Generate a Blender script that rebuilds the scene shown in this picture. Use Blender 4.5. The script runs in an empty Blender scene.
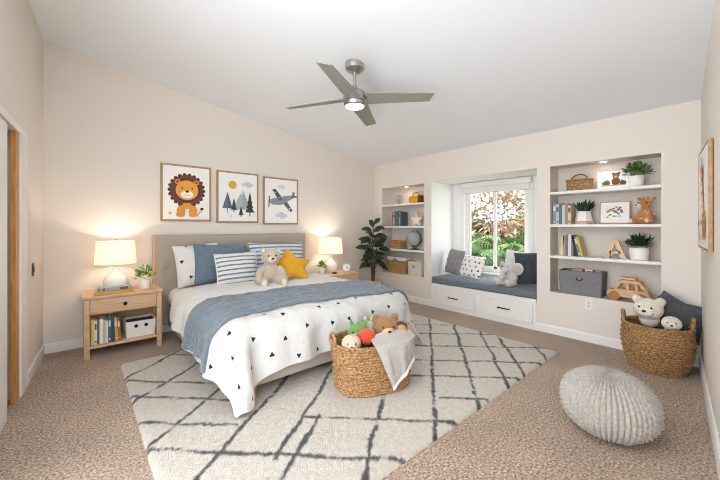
import bpy, bmesh, math, random
from mathutils import Vector, Matrix, noise
random.seed(7)
PI = math.pi
S = bpy.context.scene
C = S.collection

# ------------------------------------------------------------------ camera, world, sun, exposure
cam_d = bpy.data.cameras.new('camera'); cam = bpy.data.objects.new('camera', cam_d); C.objects.link(cam)
cam.location = (0, 0, 1.30); cam.rotation_euler = (math.radians(90), 0, math.radians(-40.8))
cam_d.sensor_width = 36; cam_d.lens = 36 * 325 / 720; cam_d.shift_y = -14 / 720; cam_d.clip_start = 0.02
S.camera = cam
S.view_settings.view_transform = 'Standard'; S.view_settings.look = 'None'
S.view_settings.gamma = 1; S.view_settings.use_curve_mapping = False
S.view_settings.exposure = 0.46
S.cycles.filter_width = 1.0
W = bpy.data.worlds.new('sky'); S.world = W; W.use_nodes = True
bg = W.node_tree.nodes['Background']; bg.inputs[0].default_value = (0.90, 0.95, 1.0, 1); bg.inputs[1].default_value = 4.2
sun_d = bpy.data.lights.new('sun', 'SUN'); sun = bpy.data.objects.new('sun', sun_d); C.objects.link(sun)
sun_d.energy = 6.0; sun_d.angle = 0.02; sun_d.color = (1, .95, .86)
sun.rotation_euler = Vector((-0.12, -0.75, -0.75)).to_track_quat('-Z', 'Y').to_euler()
def portal(loc, rot, sx, sy):
    d = bpy.data.lights.new('portal', 'AREA'); d.shape = 'RECTANGLE'; d.size = sx; d.size_y = sy; d.cycles.is_portal = True
    o = bpy.data.objects.new('portal', d); C.objects.link(o); o.location = loc; o.rotation_euler = rot

# ------------------------------------------------------------------ materials
def lin(h):
    h = h.lstrip('#'); out = []
    for i in (0, 2, 4):
        c = int(h[i:i+2], 16) / 255
        out.append(c / 12.92 if c <= .04045 else ((c + .055) / 1.055) ** 2.4)
    return (*out, 1)
MC = {}
def mat(name, col, rough=.6, var=0., vscale=20., bump=0., bscale=60., metal=0., sheen=0., spec=.3, stretch=None, vcol=None, dist=.004, detail=3, coat=0.):
    if name in MC: return MC[name]
    m = bpy.data.materials.new(name); m.use_nodes = True; N = m.node_tree.nodes; L = m.node_tree.links
    b = N['Principled BSDF']; c = lin(col)
    b.inputs['Base Color'].default_value = c; b.inputs['Roughness'].default_value = rough; b.inputs['Metallic'].default_value = metal
    b.inputs['Specular IOR Level'].default_value = spec
    if sheen: b.inputs['Sheen Weight'].default_value = sheen
    if coat: b.inputs['Coat Weight'].default_value = coat
    if var or bump:
        tc = N.new('ShaderNodeTexCoord'); mp = N.new('ShaderNodeMapping'); L.new(tc.outputs['Object'], mp.inputs[0])
        if stretch: mp.inputs['Scale'].default_value = stretch
    if var:
        n = N.new('ShaderNodeTexNoise'); n.inputs['Scale'].default_value = vscale; n.inputs['Detail'].default_value = detail
        L.new(mp.outputs[0], n.inputs['Vector'])
        r = N.new('ShaderNodeValToRGB'); r.color_ramp.elements[0].position = .3; r.color_ramp.elements[1].position = .7
        lo = lin(vcol) if vcol else tuple(x * (1 - var) for x in c[:3]) + (1,)
        r.color_ramp.elements[0].color = lo
        r.color_ramp.elements[1].color = tuple(min(1, x * (1 + var * .5)) for x in c[:3]) + (1,)
        L.new(n.outputs[0], r.inputs[0]); L.new(r.outputs[0], b.inputs['Base Color'])
    if bump:
        n2 = N.new('ShaderNodeTexNoise'); n2.inputs['Scale'].default_value = bscale; n2.inputs['Detail'].default_value = 3
        L.new(mp.outputs[0], n2.inputs['Vector'])
        bp = N.new('ShaderNodeBump'); bp.inputs['Strength'].default_value = bump; bp.inputs['Distance'].default_value = dist
        L.new(n2.outputs[0], bp.inputs['Height']); L.new(bp.outputs[0], b.inputs['Normal'])
    MC[name] = m; return m
def emis(name, col, s):
    if name in MC: return MC[name]
    m = bpy.data.materials.new(name); m.use_nodes = True; b = m.node_tree.nodes['Principled BSDF']
    b.inputs['Base Color'].default_value = lin(col); b.inputs['Emission Color'].default_value = lin(col); b.inputs['Emission Strength'].default_value = s
    MC[name] = m; return m
def attr_mat(name, rough=.9, bump=.6, bscale=120, dist=.006, sheen=.2):
    m = bpy.data.materials.new(name); m.use_nodes = True; N = m.node_tree.nodes; L = m.node_tree.links; b = N['Principled BSDF']
    a = N.new('ShaderNodeAttribute'); a.attribute_name = 'Col'; L.new(a.outputs['Color'], b.inputs['Base Color'])
    b.inputs['Roughness'].default_value = rough; b.inputs['Sheen Weight'].default_value = sheen; b.inputs['Specular IOR Level'].default_value = .1
    tc = N.new('ShaderNodeTexCoord'); n2 = N.new('ShaderNodeTexNoise'); n2.inputs['Scale'].default_value = bscale; n2.inputs['Detail'].default_value = 3
    L.new(tc.outputs['Object'], n2.inputs['Vector'])
    bp = N.new('ShaderNodeBump'); bp.inputs['Strength'].default_value = bump; bp.inputs['Distance'].default_value = dist
    L.new(n2.outputs[0], bp.inputs['Height']); L.new(bp.outputs[0], b.inputs['Normal']); return m

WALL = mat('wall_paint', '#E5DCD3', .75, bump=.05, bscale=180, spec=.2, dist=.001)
CEIL = mat('ceiling_paint', '#F1F4F7', .85, bump=.15, bscale=90, spec=.1, dist=.001)
TRIM = mat('trim_paint', '#EFECE8', .45, spec=.35)
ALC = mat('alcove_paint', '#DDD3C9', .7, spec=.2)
OAK = mat('light_oak', '#D3B08A', .5, var=.2, vscale=9, stretch=(1, 1, 9), bump=.05, bscale=40)
OAKH = mat('light_oak_along', '#D5B28D', .5, var=.2, vscale=9, stretch=(.7, 9, 9), bump=.05, bscale=40)
HONEY = mat('honey_oak', '#C98F4A', .4, var=.3, vscale=10, stretch=(6, 6, .5))
FRAME = mat('frame_oak', '#B38D66', .5, var=.25, vscale=14, stretch=(3, 3, 3))
PAPER = mat('print_paper', '#F3F1EE', .6)
WHITEF = mat('white_linen', '#DDDAD5', .9, bump=.35, bscale=30, sheen=.15, spec=.1, dist=.012)
BLACKM = mat('black_metal', '#24201E', .4, metal=.6)
NICKEL = mat('brushed_nickel', '#B9B4AE', .3, metal=1)
CERA = mat('white_ceramic', '#F0ECE6', .25, spec=.5)
SOIL = mat('potting_soil', '#3B2C22', .95, bump=.6, bscale=80)
GREEN = mat('leaf_green', '#3E6B33', .45, var=.5, vscale=14, spec=.4)
GREEN2 = mat('leaf_bright', '#6E9A3C', .5, var=.4, vscale=14)
DGREEN = mat('rubber_leaf', '#29432F', .28, var=.4, vscale=8, spec=.5)
BROWNW = mat('trunk_brown', '#5B4330', .8, var=.3)
DARK = mat('dark_mark', '#2B2A2D', .7)
EYE = mat('plush_eye', '#15120F', .15, spec=.6)

# ------------------------------------------------------------------ mesh builder
def R3(rx=0, ry=0, rz=0):
    return Matrix.Rotation(rz, 4, 'Z') @ Matrix.Rotation(ry, 4, 'Y') @ Matrix.Rotation(rx, 4, 'X')
def T3(x, y, z): return Matrix.Translation((x, y, z))
class MB:
    def __init__(s): s.v = []; s.f = []; s.m = []; s.M = Matrix.Identity(4); s.slot = 0; s.col = None
    def add(s, vs, fs):
        o = len(s.v); s.v += [tuple(s.M @ Vector(p)) for p in vs]
        for f in fs: s.f.append([i + o for i in f]); s.m.append(s.slot)
        return s
    def box(s, x0, x1, y0, y1, z0, z1, r=0, seg=2):
        if r:
            bm = bmesh.new(); bmesh.ops.create_cube(bm, size=1)
            for v in bm.verts: v.co = ((x0+x1)/2 + v.co.x*(x1-x0), (y0+y1)/2 + v.co.y*(y1-y0), (z0+z1)/2 + v.co.z*(z1-z0))
            bmesh.ops.bevel(bm, geom=bm.edges[:], offset=r, segments=seg, affect='EDGES', profile=.5, clamp_overlap=True)
            return s.bm(bm)
        v = [(x0,y0,z0),(x1,y0,z0),(x1,y1,z0),(x0,y1,z0),(x0,y0,z1),(x1,y0,z1),(x1,y1,z1),(x0,y1,z1)]
        return s.add(v, [(0,3,2,1),(4,5,6,7),(0,1,5,4),(1,2,6,5),(2,3,7,6),(3,0,4,7)])
    def bm(s, bm):
        bm.verts.ensure_lookup_table(); bm.verts.index_update()
        s.add([v.co[:] for v in bm.verts], [[v.index for v in f.verts] for f in bm.faces]); bm.free(); return s
    def grid(s, rows, wrap=False, wrapr=False):
        n = len(rows[0]); vs = [p for r in rows for p in r]; fs = []; R = len(rows)
        for i in range(R if wrapr else R - 1):
            for j in range(n if wrap else n - 1):
                a = i*n + j; b = i*n + (j+1) % n; k = ((i+1) % R)*n
                fs.append((a, b, k + (j+1) % n, k + j))
        return s.add(vs, fs)
    def lathe(s, prof, n=32, sx=1, sy=1, cap=True):
        rows = [[(r*sx*math.cos(2*PI*j/n), r*sy*math.sin(2*PI*j/n), z) for j in range(n)] for r, z in prof]
        s.grid(rows, wrap=True)
        if cap:
            s.add(rows[0], [tuple(range(n))[::-1]]); s.add(rows[-1], [tuple(range(n))])
        return s
    def tube(s, pts, r, n=8, closed=False, cap=True):
        pts = [Vector(p) for p in pts]; m = len(pts); rows = []; up = None
        for i, p in enumerate(pts):
            a = pts[(i-1) % m] if closed or i else p; b = pts[(i+1) % m] if closed or i < m-1 else p
            t = (b - a).normalized()
            if up is None: up = Vector((0,0,1)) if abs(t.z) < .9 else Vector((1,0,0))
            x = t.cross(up).normalized(); y = x.cross(t).normalized(); up = y
            rr = r[i] if isinstance(r, (list, tuple)) else r
            rows.append([tuple(p + (x*math.cos(2*PI*k/n) + y*math.sin(2*PI*k/n))*rr) for k in range(n)])
        s.grid(rows, wrap=True, wrapr=closed)
        if not closed and cap: s.add(rows[0], [tuple(range(n))]); s.add(rows[-1], [tuple(range(n))[::-1]])
        return s
    def blob(s, c, r, n=20, rot=None):
        r = (r, r, r) if not isinstance(r, tuple) else r
        rows = []; R = rot or Matrix.Identity(4)
        for i in range(1, n//2):
            a = PI*i/(n//2)
            rows.append([tuple(Vector(c) + (R @ Vector((r[0]*math.sin(a)*math.cos(2*PI*j/n), r[1]*math.sin(a)*math.sin(2*PI*j/n), -r[2]*math.cos(a))))) for j in range(n)])
        top = tuple(Vector(c) + R @ Vector((0,0,r[2]))); bot = tuple(Vector(c) - R @ Vector((0,0,r[2])))
        vs = [p for q in rows for p in q]; fs = []
        for i in range(len(rows)-1):
            for j in range(n): fs.append((i*n+j, i*n+(j+1)%n, (i+1)*n+(j+1)%n, (i+1)*n+j))
        k = len(vs); vs += [bot, top]; l = (len(rows)-1)*n
        for j in range(n): fs.append((k, (j+1)%n, j)); fs.append((k+1, l+j, l+(j+1)%n))
        return s.add(vs, fs)
    def prism(s, pts, y0, y1):
        """outline in XZ, counter-clockwise seen from -Y, extruded along Y"""
        n = len(pts); v = [(x, y0, z) for x, z in pts] + [(x, y1, z) for x, z in pts]
        f = [tuple(range(n)), tuple(range(2*n-1, n-1, -1))] + [(j, j+n, (j+1)%n+n, (j+1)%n) for j in range(n)]
        return s.add(v, f)
    def prismz(s, pts, z0, z1):
        n = len(pts); v = [(x, y, z0) for x, y in pts] + [(x, y, z1) for x, y in pts]
        f = [tuple(range(n))[::-1], tuple(range(n, 2*n))] + [(j, (j+1)%n, (j+1)%n+n, j+n) for j in range(n)]
        return s.add(v, f)
    def mesh(s, name, mats, smooth=True):
        me = bpy.data.meshes.new(name); me.from_pydata(s.v, [], s.f)
        for m in (mats if isinstance(mats, (list, tuple)) else [mats]): me.materials.append(m)
        me.polygons.foreach_set('material_index', s.m)
        if s.col:
            ca = me.color_attributes.new('Col', 'FLOAT_COLOR', 'POINT')
            ca.data.foreach_set('color', [x for c in s.col for x in c])
        me.update()
        if smooth:
            try: me.shade_smooth(); me.set_sharp_from_angle(angle=math.radians(smooth if smooth is not True else 38))
            except Exception: pass
        return me
    def build(s, name, mats, parent=None, smooth=True, label=None):
        o = bpy.data.objects.new(name, s.mesh(name, mats, smooth)); C.objects.link(o)
        if parent: o.parent = parent
        if label: o['label'] = label
        return o
def fused(mb, voxel=.008, it=4):
    """one continuous skin over overlapping blobs"""
    me = mb.mesh('skin', []); o = bpy.data.objects.new('skin', me); C.objects.link(o)
    m = o.modifiers.new('r', 'REMESH'); m.mode = 'VOXEL'; m.voxel_size = voxel
    k = o.modifiers.new('s', 'SMOOTH'); k.iterations = it; k.factor = .5
    dg = bpy.context.evaluated_depsgraph_get(); e = o.evaluated_get(dg); n = e.to_mesh()
    r = MB(); r.add([v.co[:] for v in n.vertices], [list(p.vertices) for p in n.polygons])
    e.to_mesh_clear(); bpy.data.objects.remove(o); bpy.data.meshes.remove(me); return r
def tag(o, label, cat, group=None):
    o['label'] = label; o['category'] = cat
    if group: o['group'] = group
    return o
def thing(name, label, cat, loc=(0,0,0), rz=0, group=None, rx=0, ry=0):
    o = bpy.data.objects.new(name, None); C.objects.link(o); o.empty_display_size = .05
    o.location = loc; o.rotation_euler = (rx, ry, rz); return tag(o, label, cat, group)
def struct(o): o['kind'] = 'structure'; return o
def single(mb, name, mats, label, cat, loc=(0,0,0), rz=0, group=None, smooth=True, rx=0, ry=0):
    o = mb.build(name, mats, None, smooth); o.location = loc; o.rotation_euler = (rx, ry, rz); return tag(o, label, cat, group)
RB = -PI/2                                   # things along the shelf wall face -X

# ------------------------------------------------------------------ the room
UB, VA = 4.32, 4.59
LA, RA = math.radians(3.5), math.radians(5.2)
def lw(v): return -.28 - math.tan(LA)*(VA - v)          # the door wall
def fw(u): return .213 - math.tan(RA)*(UB - u)          # the wall with the giraffe print
def cz(u): return 2.465 + .157*(UB - u)                 # sloped ceiling
m = MB(); m.box(-.8, 5.0, -.8, VA+.1, -.12, 0)
CARPET = bpy.data.materials.new('carpet'); CARPET.use_nodes = True
def carpet():
    N = CARPET.node_tree.nodes; L = CARPET.node_tree.links; b = N['Principled BSDF']
    b.inputs['Roughness'].default_value = .95; b.inputs['Specular IOR Level'].default_value = .05; b.inputs['Sheen Weight'].default_value = .25
    tc = N.new('ShaderNodeTexCoord')
    a = N.new('ShaderNodeTexNoise'); a.inputs['Scale'].default_value = 74; a.inputs['Detail'].default_value = 4; a.inputs['Roughness'].default_value = .7
    c = N.new('ShaderNodeTexNoise'); c.inputs['Scale'].default_value = 2.2; c.inputs['Detail'].default_value = 3
    for n in (a, c): L.new(tc.outputs['Object'], n.inputs['Vector'])
    r = N.new('ShaderNodeValToRGB'); e = r.color_ramp.elements
    e[0].position = .36; e[0].color = lin('#604D3F'); e[1].position = .64; e[1].color = lin('#E2CCB6')
    mid = e.new(.5); mid.color = lin('#AE9580')
    L.new(a.outputs[0], r.inputs[0])
    r2 = N.new('ShaderNodeValToRGB'); r2.color_ramp.elements[0].position = .35; r2.color_ramp.elements[0].color = (.86,.85,.84,1)
    r2.color_ramp.elements[1].position = .65; r2.color_ramp.elements[1].color = (1.06,1.05,1.04,1); L.new(c.outputs[0], r2.inputs[0])
    mx = N.new('ShaderNodeMix'); mx.data_type = 'RGBA'; mx.blend_type = 'MULTIPLY'; mx.inputs[0].default_value = 1
    L.new(r.outputs[0], mx.inputs[6]); L.new(r2.outputs[0], mx.inputs[7]); L.new(mx.outputs[2], b.inputs['Base Color'])
    bp = N.new('ShaderNodeBump'); bp.inputs['Strength'].default_value = 1; bp.inputs['Distance'].default_value = .012
    L.new(a.outputs[0], bp.inputs['Height']); L.new(bp.outputs[0], b.inputs['Normal'])
carpet()
struct(m.build('floor', CARPET, smooth=False))
u0, v0 = -.75, -.75
m = MB(); e = .12
m.add([(u0,v0,cz(u0)),(UB+.4,v0,cz(UB+.4)),(UB+.4,VA+.2,cz(UB+.4)),(u0,VA+.2,cz(u0)),
       (u0,v0,cz(u0)+e),(UB+.4,v0,cz(UB+.4)+e),(UB+.4,VA+.2,cz(UB+.4)+e),(u0,VA+.2,cz(u0)+e)],
      [(0,3,2,1),(4,5,6,7),(0,1,5,4),(1,2,6,5),(2,3,7,6),(3,0,4,7)])
struct(m.build('ceiling', CEIL, smooth=False))
# bed wall
m = MB(); m.add([(-.6,VA,0),(UB,VA,0),(UB,VA,cz(UB)+.05),(-.6,VA,cz(-.6)+.05),(-.6,VA+.1,0),(UB+.5,VA+.1,0),(UB+.5,VA+.1,cz(UB)+.05),(-.6,VA+.1,cz(-.6)+.05)],
             [(0,1,2,3),(5,4,7,6),(3,2,6,7),(0,4,5,1),(0,3,7,4),(1,5,6,2)])
struct(m.build('wall_back', WALL, smooth=False))
# shelf wall with two shelf alcoves and the window bay
NL = (3.38, 4.37, .445, 2.005); NW = (1.628, 3.232, 0.0, 2.022); NR = (.484, 1.476, .505, 2.02)
DS = .27; UW = 4.95
WIN = (1.975, 3.02, .56, 1.93)
def wall_with_holes(m, u, v0, v1, z0, z1, holes):
    vs = sorted({v0, v1, *[h[0] for h in holes], *[h[1] for h in holes]}); zs = sorted({z0, z1, *[h[2] for h in holes], *[h[3] for h in holes]})
    for a, b in zip(vs, vs[1:]):
        for c, d in zip(zs, zs[1:]):
            if any(h[0] <= (a+b)/2 <= h[1] and h[2] <= (c+d)/2 <= h[3] for h in holes): continue
            m.add([(u,b,c),(u,a,c),(u,a,d),(u,b,d)], [(0,1,2,3)])
def niche(m, h, u, d, back=True):
    a, b, c, e = h
    m.add([(u,a,c),(u,b,c),(u,b,e),(u,a,e),(u+d,a,c),(u+d,b,c),(u+d,b,e),(u+d,a,e)],
          [(0,4,5,1),(2,6,7,3),(1,5,6,2),(0,3,7,4)] + ([(4,7,6,5)] if back else []))
m = MB()
wall_with_holes(m, UB, -.1, VA, 0, cz(UB)+.05, [NL, NW, NR])
m.slot = 2
niche(m, NW, UB, UW-UB, False)
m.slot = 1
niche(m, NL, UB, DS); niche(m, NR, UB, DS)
m.slot = 2
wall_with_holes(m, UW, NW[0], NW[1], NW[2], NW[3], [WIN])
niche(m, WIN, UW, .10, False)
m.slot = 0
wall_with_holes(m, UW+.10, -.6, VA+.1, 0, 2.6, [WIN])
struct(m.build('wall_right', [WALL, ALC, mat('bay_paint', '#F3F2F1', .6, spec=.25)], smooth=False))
# giraffe wall
m = MB(); ux = -.25
def quadwall(m, p, q, zt0, zt1, th, z0=0):
    d = Vector((q[0]-p[0], q[1]-p[1], 0)).normalized(); n = Vector((-d.y, d.x, 0))*th
    v = [(p[0],p[1],z0),(q[0],q[1],z0),(q[0],q[1],zt1),(p[0],p[1],zt0)]; v += [(x+n.x, y+n.y, z) for x, y, z in v]
    m.add(v, [(0,1,2,3),(5,4,7,6),(3,2,6,7),(0,4,5,1),(0,3,7,4),(1,5,6,2)])
quadwall(m, (UB+.3, fw(UB+.3)), (ux, fw(ux)), cz(UB+.3)+.05, cz(ux)+.05, .1)
struct(m.build('wall_front', WALL, smooth=False))
# door wall: opening for the closet between D0 and D1
D0, D1, DH = 2.35, 3.56, 2.0
m = MB()
def lq(m, a, b, z0, z1, th=-.1, off=0):
    quadwall(m, (lw(a)+off, a), (lw(b)+off, b), z1, z1, -th, z0) if False else quadwall(m, (lw(b)+off, b), (lw(a)+off, a), z1, z1, th, z0)
H3 = 3.3
lq(m, D1, VA+.05, 0, H3); lq(m, 2.1, D0, 0, H3); lq(m, D0, D1, DH, H3)
struct(m.build('wall_left', WALL, smooth=False))
# closet: white sliding leaf in front, oak leaf behind it
m = MB(); lq(m, D0, 3.19, .0, 1.985, -.035, .0); dl = struct(m.build('door_1', TRIM, smooth=False))
m = MB(); lq(m, 3.45, D1-.005, .0, DH, -.030, -.004); dl2 = struct(m.build('door_2', HONEY, smooth=False))
m = MB(); lq(m, D0-.2, D1+.2, 0, 2.1, -.02, -.16); struct(m.build('wall_closet', mat('closet_shade', '#6B6058', .9), smooth=False))  # coloured dark so the gap between the leaves shows painted shade
m = MB()
for a, b, z0, z1 in ((D1, D1+.22, 0, DH+.05), (D0, D1, DH, DH+.05)): lq(m, a, b, z0, z1, .010)
struct(m.build('trim_1', TRIM, smooth=False))
# baseboards
def bboard(m, p, q, h=.1, t=.014):
    d = Vector((q[0]-p[0], q[1]-p[1], 0)).normalized(); n = Vector((d.y, -d.x, 0))
    pr = [(0,0),(t,0),(t,h-.02),(t*.5,h),(0,h)]
    vs = []
    for c in (p, q): vs += [(c[0]+n.x*a, c[1]+n.y*a, z) for a, z in pr]
    k = len(pr); m.add(vs, [(i, (i+1)%k, (i+1)%k+k, i+k) for i in range(k)] + [tuple(range(k))[::-1], tuple(range(k, 2*k))])
m = MB(); bboard(m, (lw(VA), VA), (UB, VA)); struct(m.build('baseboard_back', TRIM, smooth=False))
m = MB(); bboard(m, (UB, VA), (UB, NW[1])); bboard(m, (UB, NW[0]), (UB, fw(UB))); struct(m.build('baseboard_right', TRIM, smooth=False))
m = MB(); bboard(m, (UB, fw(UB)), (ux, fw(ux)), .12); struct(m.build('baseboard_front', TRIM, smooth=False))
m = MB(); bboard(m, (lw(D1+.22), D1+.22), (lw(VA), VA)); struct(m.build('baseboard_left', TRIM, smooth=False))
# window
a, b, c, d = WIN
m = MB(); fwid = .055; x0, x1 = UW+.03, UW+.10
m.box(x0, x1, a, b, d-fwid, d); m.box(x0, x1, a, b, c, c+fwid); m.box(x0, x1, a, a+fwid, c, d); m.box(x0, x1, b-fwid, b, c, d)
win = struct(m.build('window_1', TRIM, smooth=False))
GLASS = bpy.data.materials.new('window_glass'); GLASS.use_nodes = True
N = GLASS.node_tree.nodes; L = GLASS.node_tree.links; N.clear()
o_ = N.new('ShaderNodeOutputMaterial'); t_ = N.new('ShaderNodeBsdfTransparent'); g_ = N.new('ShaderNodeBsdfGlossy'); g_.inputs['Roughness'].default_value = .02
x_ = N.new('ShaderNodeMixShader'); x_.inputs[0].default_value = .05; L.new(t_.outputs[0], x_.inputs[1]); L.new(g_.outputs[0], x_.inputs[2]); L.new(x_.outputs[0], o_.inputs[0])
mid = (a+b)/2 + .02
for k, (p, q, xo) in enumerate(((a+fwid, mid+.03, x0+.045), (mid-.03, b-fwid, x0+.012))):
    m = MB(); s = .036; z0, z1 = c+fwid, d-fwid
    m.box(xo, xo+.022, p, q, z1-s, z1); m.box(xo, xo+.022, p, q, z0, z0+s); m.box(xo, xo+.022, p, p+s, z0, z1); m.box(xo, xo+.022, q-s, q, z0, z1)
    m.build('sash', TRIM, win, smooth=False)
    m = MB(); m.box(xo+.009, xo+.013, p+s, q-s, z0+s, z1-s); m.build('glass', GLASS, win, smooth=False)
m = MB()
for (p, q, r_, s_) in ((a-.07, b+.07, d, d+.06), (a-.07, a, c-.02, d), (b, b+.07, c-.02, d)): m.box(UW-.016, UW, p, q, r_, s_)
struct(m.build('trim_2', TRIM, smooth=False))
m = MB(); m.box(UW-.05, UW+.04, a-.09, b+.09, c-.03, c, .006); m.build('sill', TRIM, win)
# roller blind
t = thing('roller_blind', 'white roller blind rolled up at the top of the window', 'blind', (UW-.05, (a+b)/2, 1.905))
m = MB(); m.box(-.035, .033, -(b-a)/2-.06, (b-a)/2+.06, .02, .11, .008); m.build('cassette', TRIM, t)
m = MB(); m.box(-.008, -.002, -(b-a)/2-.03, (b-a)/2+.03, -.05, .022); m.build('fabric', mat('blind_fabric', '#E9E6E2', .8), t)
m = MB(); m.box(-.014, .004, -(b-a)/2-.03, (b-a)/2+.03, -.066, -.048, .004); m.build('bottom_rail', TRIM, t)

portal((-.5, v0+.05, 1.6), (math.radians(90), 0, math.radians(180)), .55, 3.0)
portal((u0+.05, .65, 1.6), (math.radians(90), 0, math.radians(-90+180)), 2.8, 3.0)
portal((UW+.2, (a+b)/2, (c+d)/2), (math.radians(90), 0, math.radians(90)), b-a+.2, d-c+.2)

# ------------------------------------------------------------------ generic builders
def nz(x, y, z=0): return noise.noise(Vector((x, y, z)))
def pillow_mb(w, h, th, n=26, seed=0, sag=.05, M=None):
    rows1, rows2 = [], []
    for i in range(n+1):
        v = -1 + 2*i/n; r1, r2 = [], []
        for j in range(n+1):
            u = -1 + 2*j/n
            x = w/2*u*(1 - sag*(1 - v*v)*abs(u)); z = h/2 + h/2*v*(1 - sag*(1 - u*u)*abs(v))
            t = th/2*max(0, (1-abs(u)**2.6))**.55*max(0, (1-abs(v)**2.6))**.55
            wr = .10*th*nz(u*2.3+seed, v*2.3)*min(1, t/(th*.2)) + .05*th*nz(u*6+seed, v*6, 3)*min(1, t/(th*.2))
            r1.append((x, -t-wr, z)); r2.append((x, t+wr*.5, z))
        rows1.append(r1); rows2.append(r2)
    m = MB()
    if M: m.M = M
    m.grid(rows1); m.grid([r[::-1] for r in rows2])
    return m
def add_uv(o, axes=(0, 2)):
    me = o.data; uv = me.uv_layers.new(name='UVMap')
    for l in me.loops:
        co = me.vertices[l.vertex_index].co; uv.data[l.index].uv = (co[axes[0]], co[axes[1]])
def pillow(label, w, h, th, mt, loc, rz=0, lean=.3, seed=0, roll=0, group='cushions on the bed', piping=None, name='pillow'):
    o = pillow_mb(w, h, th, seed=seed).build(name, mt); o.location = loc; o.rotation_euler = (-lean, roll, rz)
    tag(o, label, 'pillow', group)
    if piping:
        m = MB(); pts = []
        n = 40
        for k in range(4):
            for i in range(n//4):
                s = -1 + 2*i/(n//4)
                u, v = ((s,-1),(1,s),(-s,1),(-1,-s))[k]
                pts.append((w/2*u*(1-.05*(1-v*v)*abs(u)), 0, h/2+h/2*v*(1-.05*(1-u*u)*abs(v))))
        m.tube(pts, .008, 6, closed=True); m.build('piping', piping, o)
    return o
def stripe_mat(name, c1, c2, scale, width, axis='Z', bump=.2):
    m_ = bpy.data.materials.new(name); m_.use_nodes = True; N = m_.node_tree.nodes; L = m_.node_tree.links; b = N['Principled BSDF']
    b.inputs['Roughness'].default_value = .9; b.inputs['Specular IOR Level'].default_value = .1
    tc = N.new('ShaderNodeTexCoord'); sp = N.new('ShaderNodeSeparateXYZ'); L.new(tc.outputs['Object'], sp.inputs[0])
    mu = N.new('ShaderNodeMath'); mu.operation = 'MULTIPLY'; mu.inputs[1].default_value = scale; L.new(sp.outputs[axis], mu.inputs[0])
    fr = N.new('ShaderNodeMath'); fr.operation = 'FRACT'; L.new(mu.outputs[0], fr.inputs[0])
    lt = N.new('ShaderNodeMath'); lt.operation = 'LESS_THAN'; lt.inputs[1].default_value = width; L.new(fr.outputs[0], lt.inputs[0])
    mx = N.new('ShaderNodeMix'); mx.data_type = 'RGBA'; mx.inputs[6].default_value = lin(c1); mx.inputs[7].default_value = lin(c2)
    L.new(lt.outputs[0], mx.inputs[0]); L.new(mx.outputs[2], b.inputs['Base Color'])
    n = N.new('ShaderNodeTexNoise'); n.inputs['Scale'].default_value = 40; L.new(tc.outputs['Object'], n.inputs['Vector'])
    bp = N.new('ShaderNodeBump'); bp.inputs['Strength'].default_value = bump; bp.inputs['Distance'].default_value = .01; L.new(n.outputs[0], bp.inputs['Height']); L.new(bp.outputs[0], b.inputs['Normal'])
    return m_
def math_node(N, L, op, a, b=None):
    n = N.new('ShaderNodeMath'); n.operation = op
    for i, x in enumerate((a, b)):
        if x is None: continue
        if isinstance(x, (int, float)): n.inputs[i].default_value = x
        else: L.new(x, n.inputs[i])
    return n.outputs[0]
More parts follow.
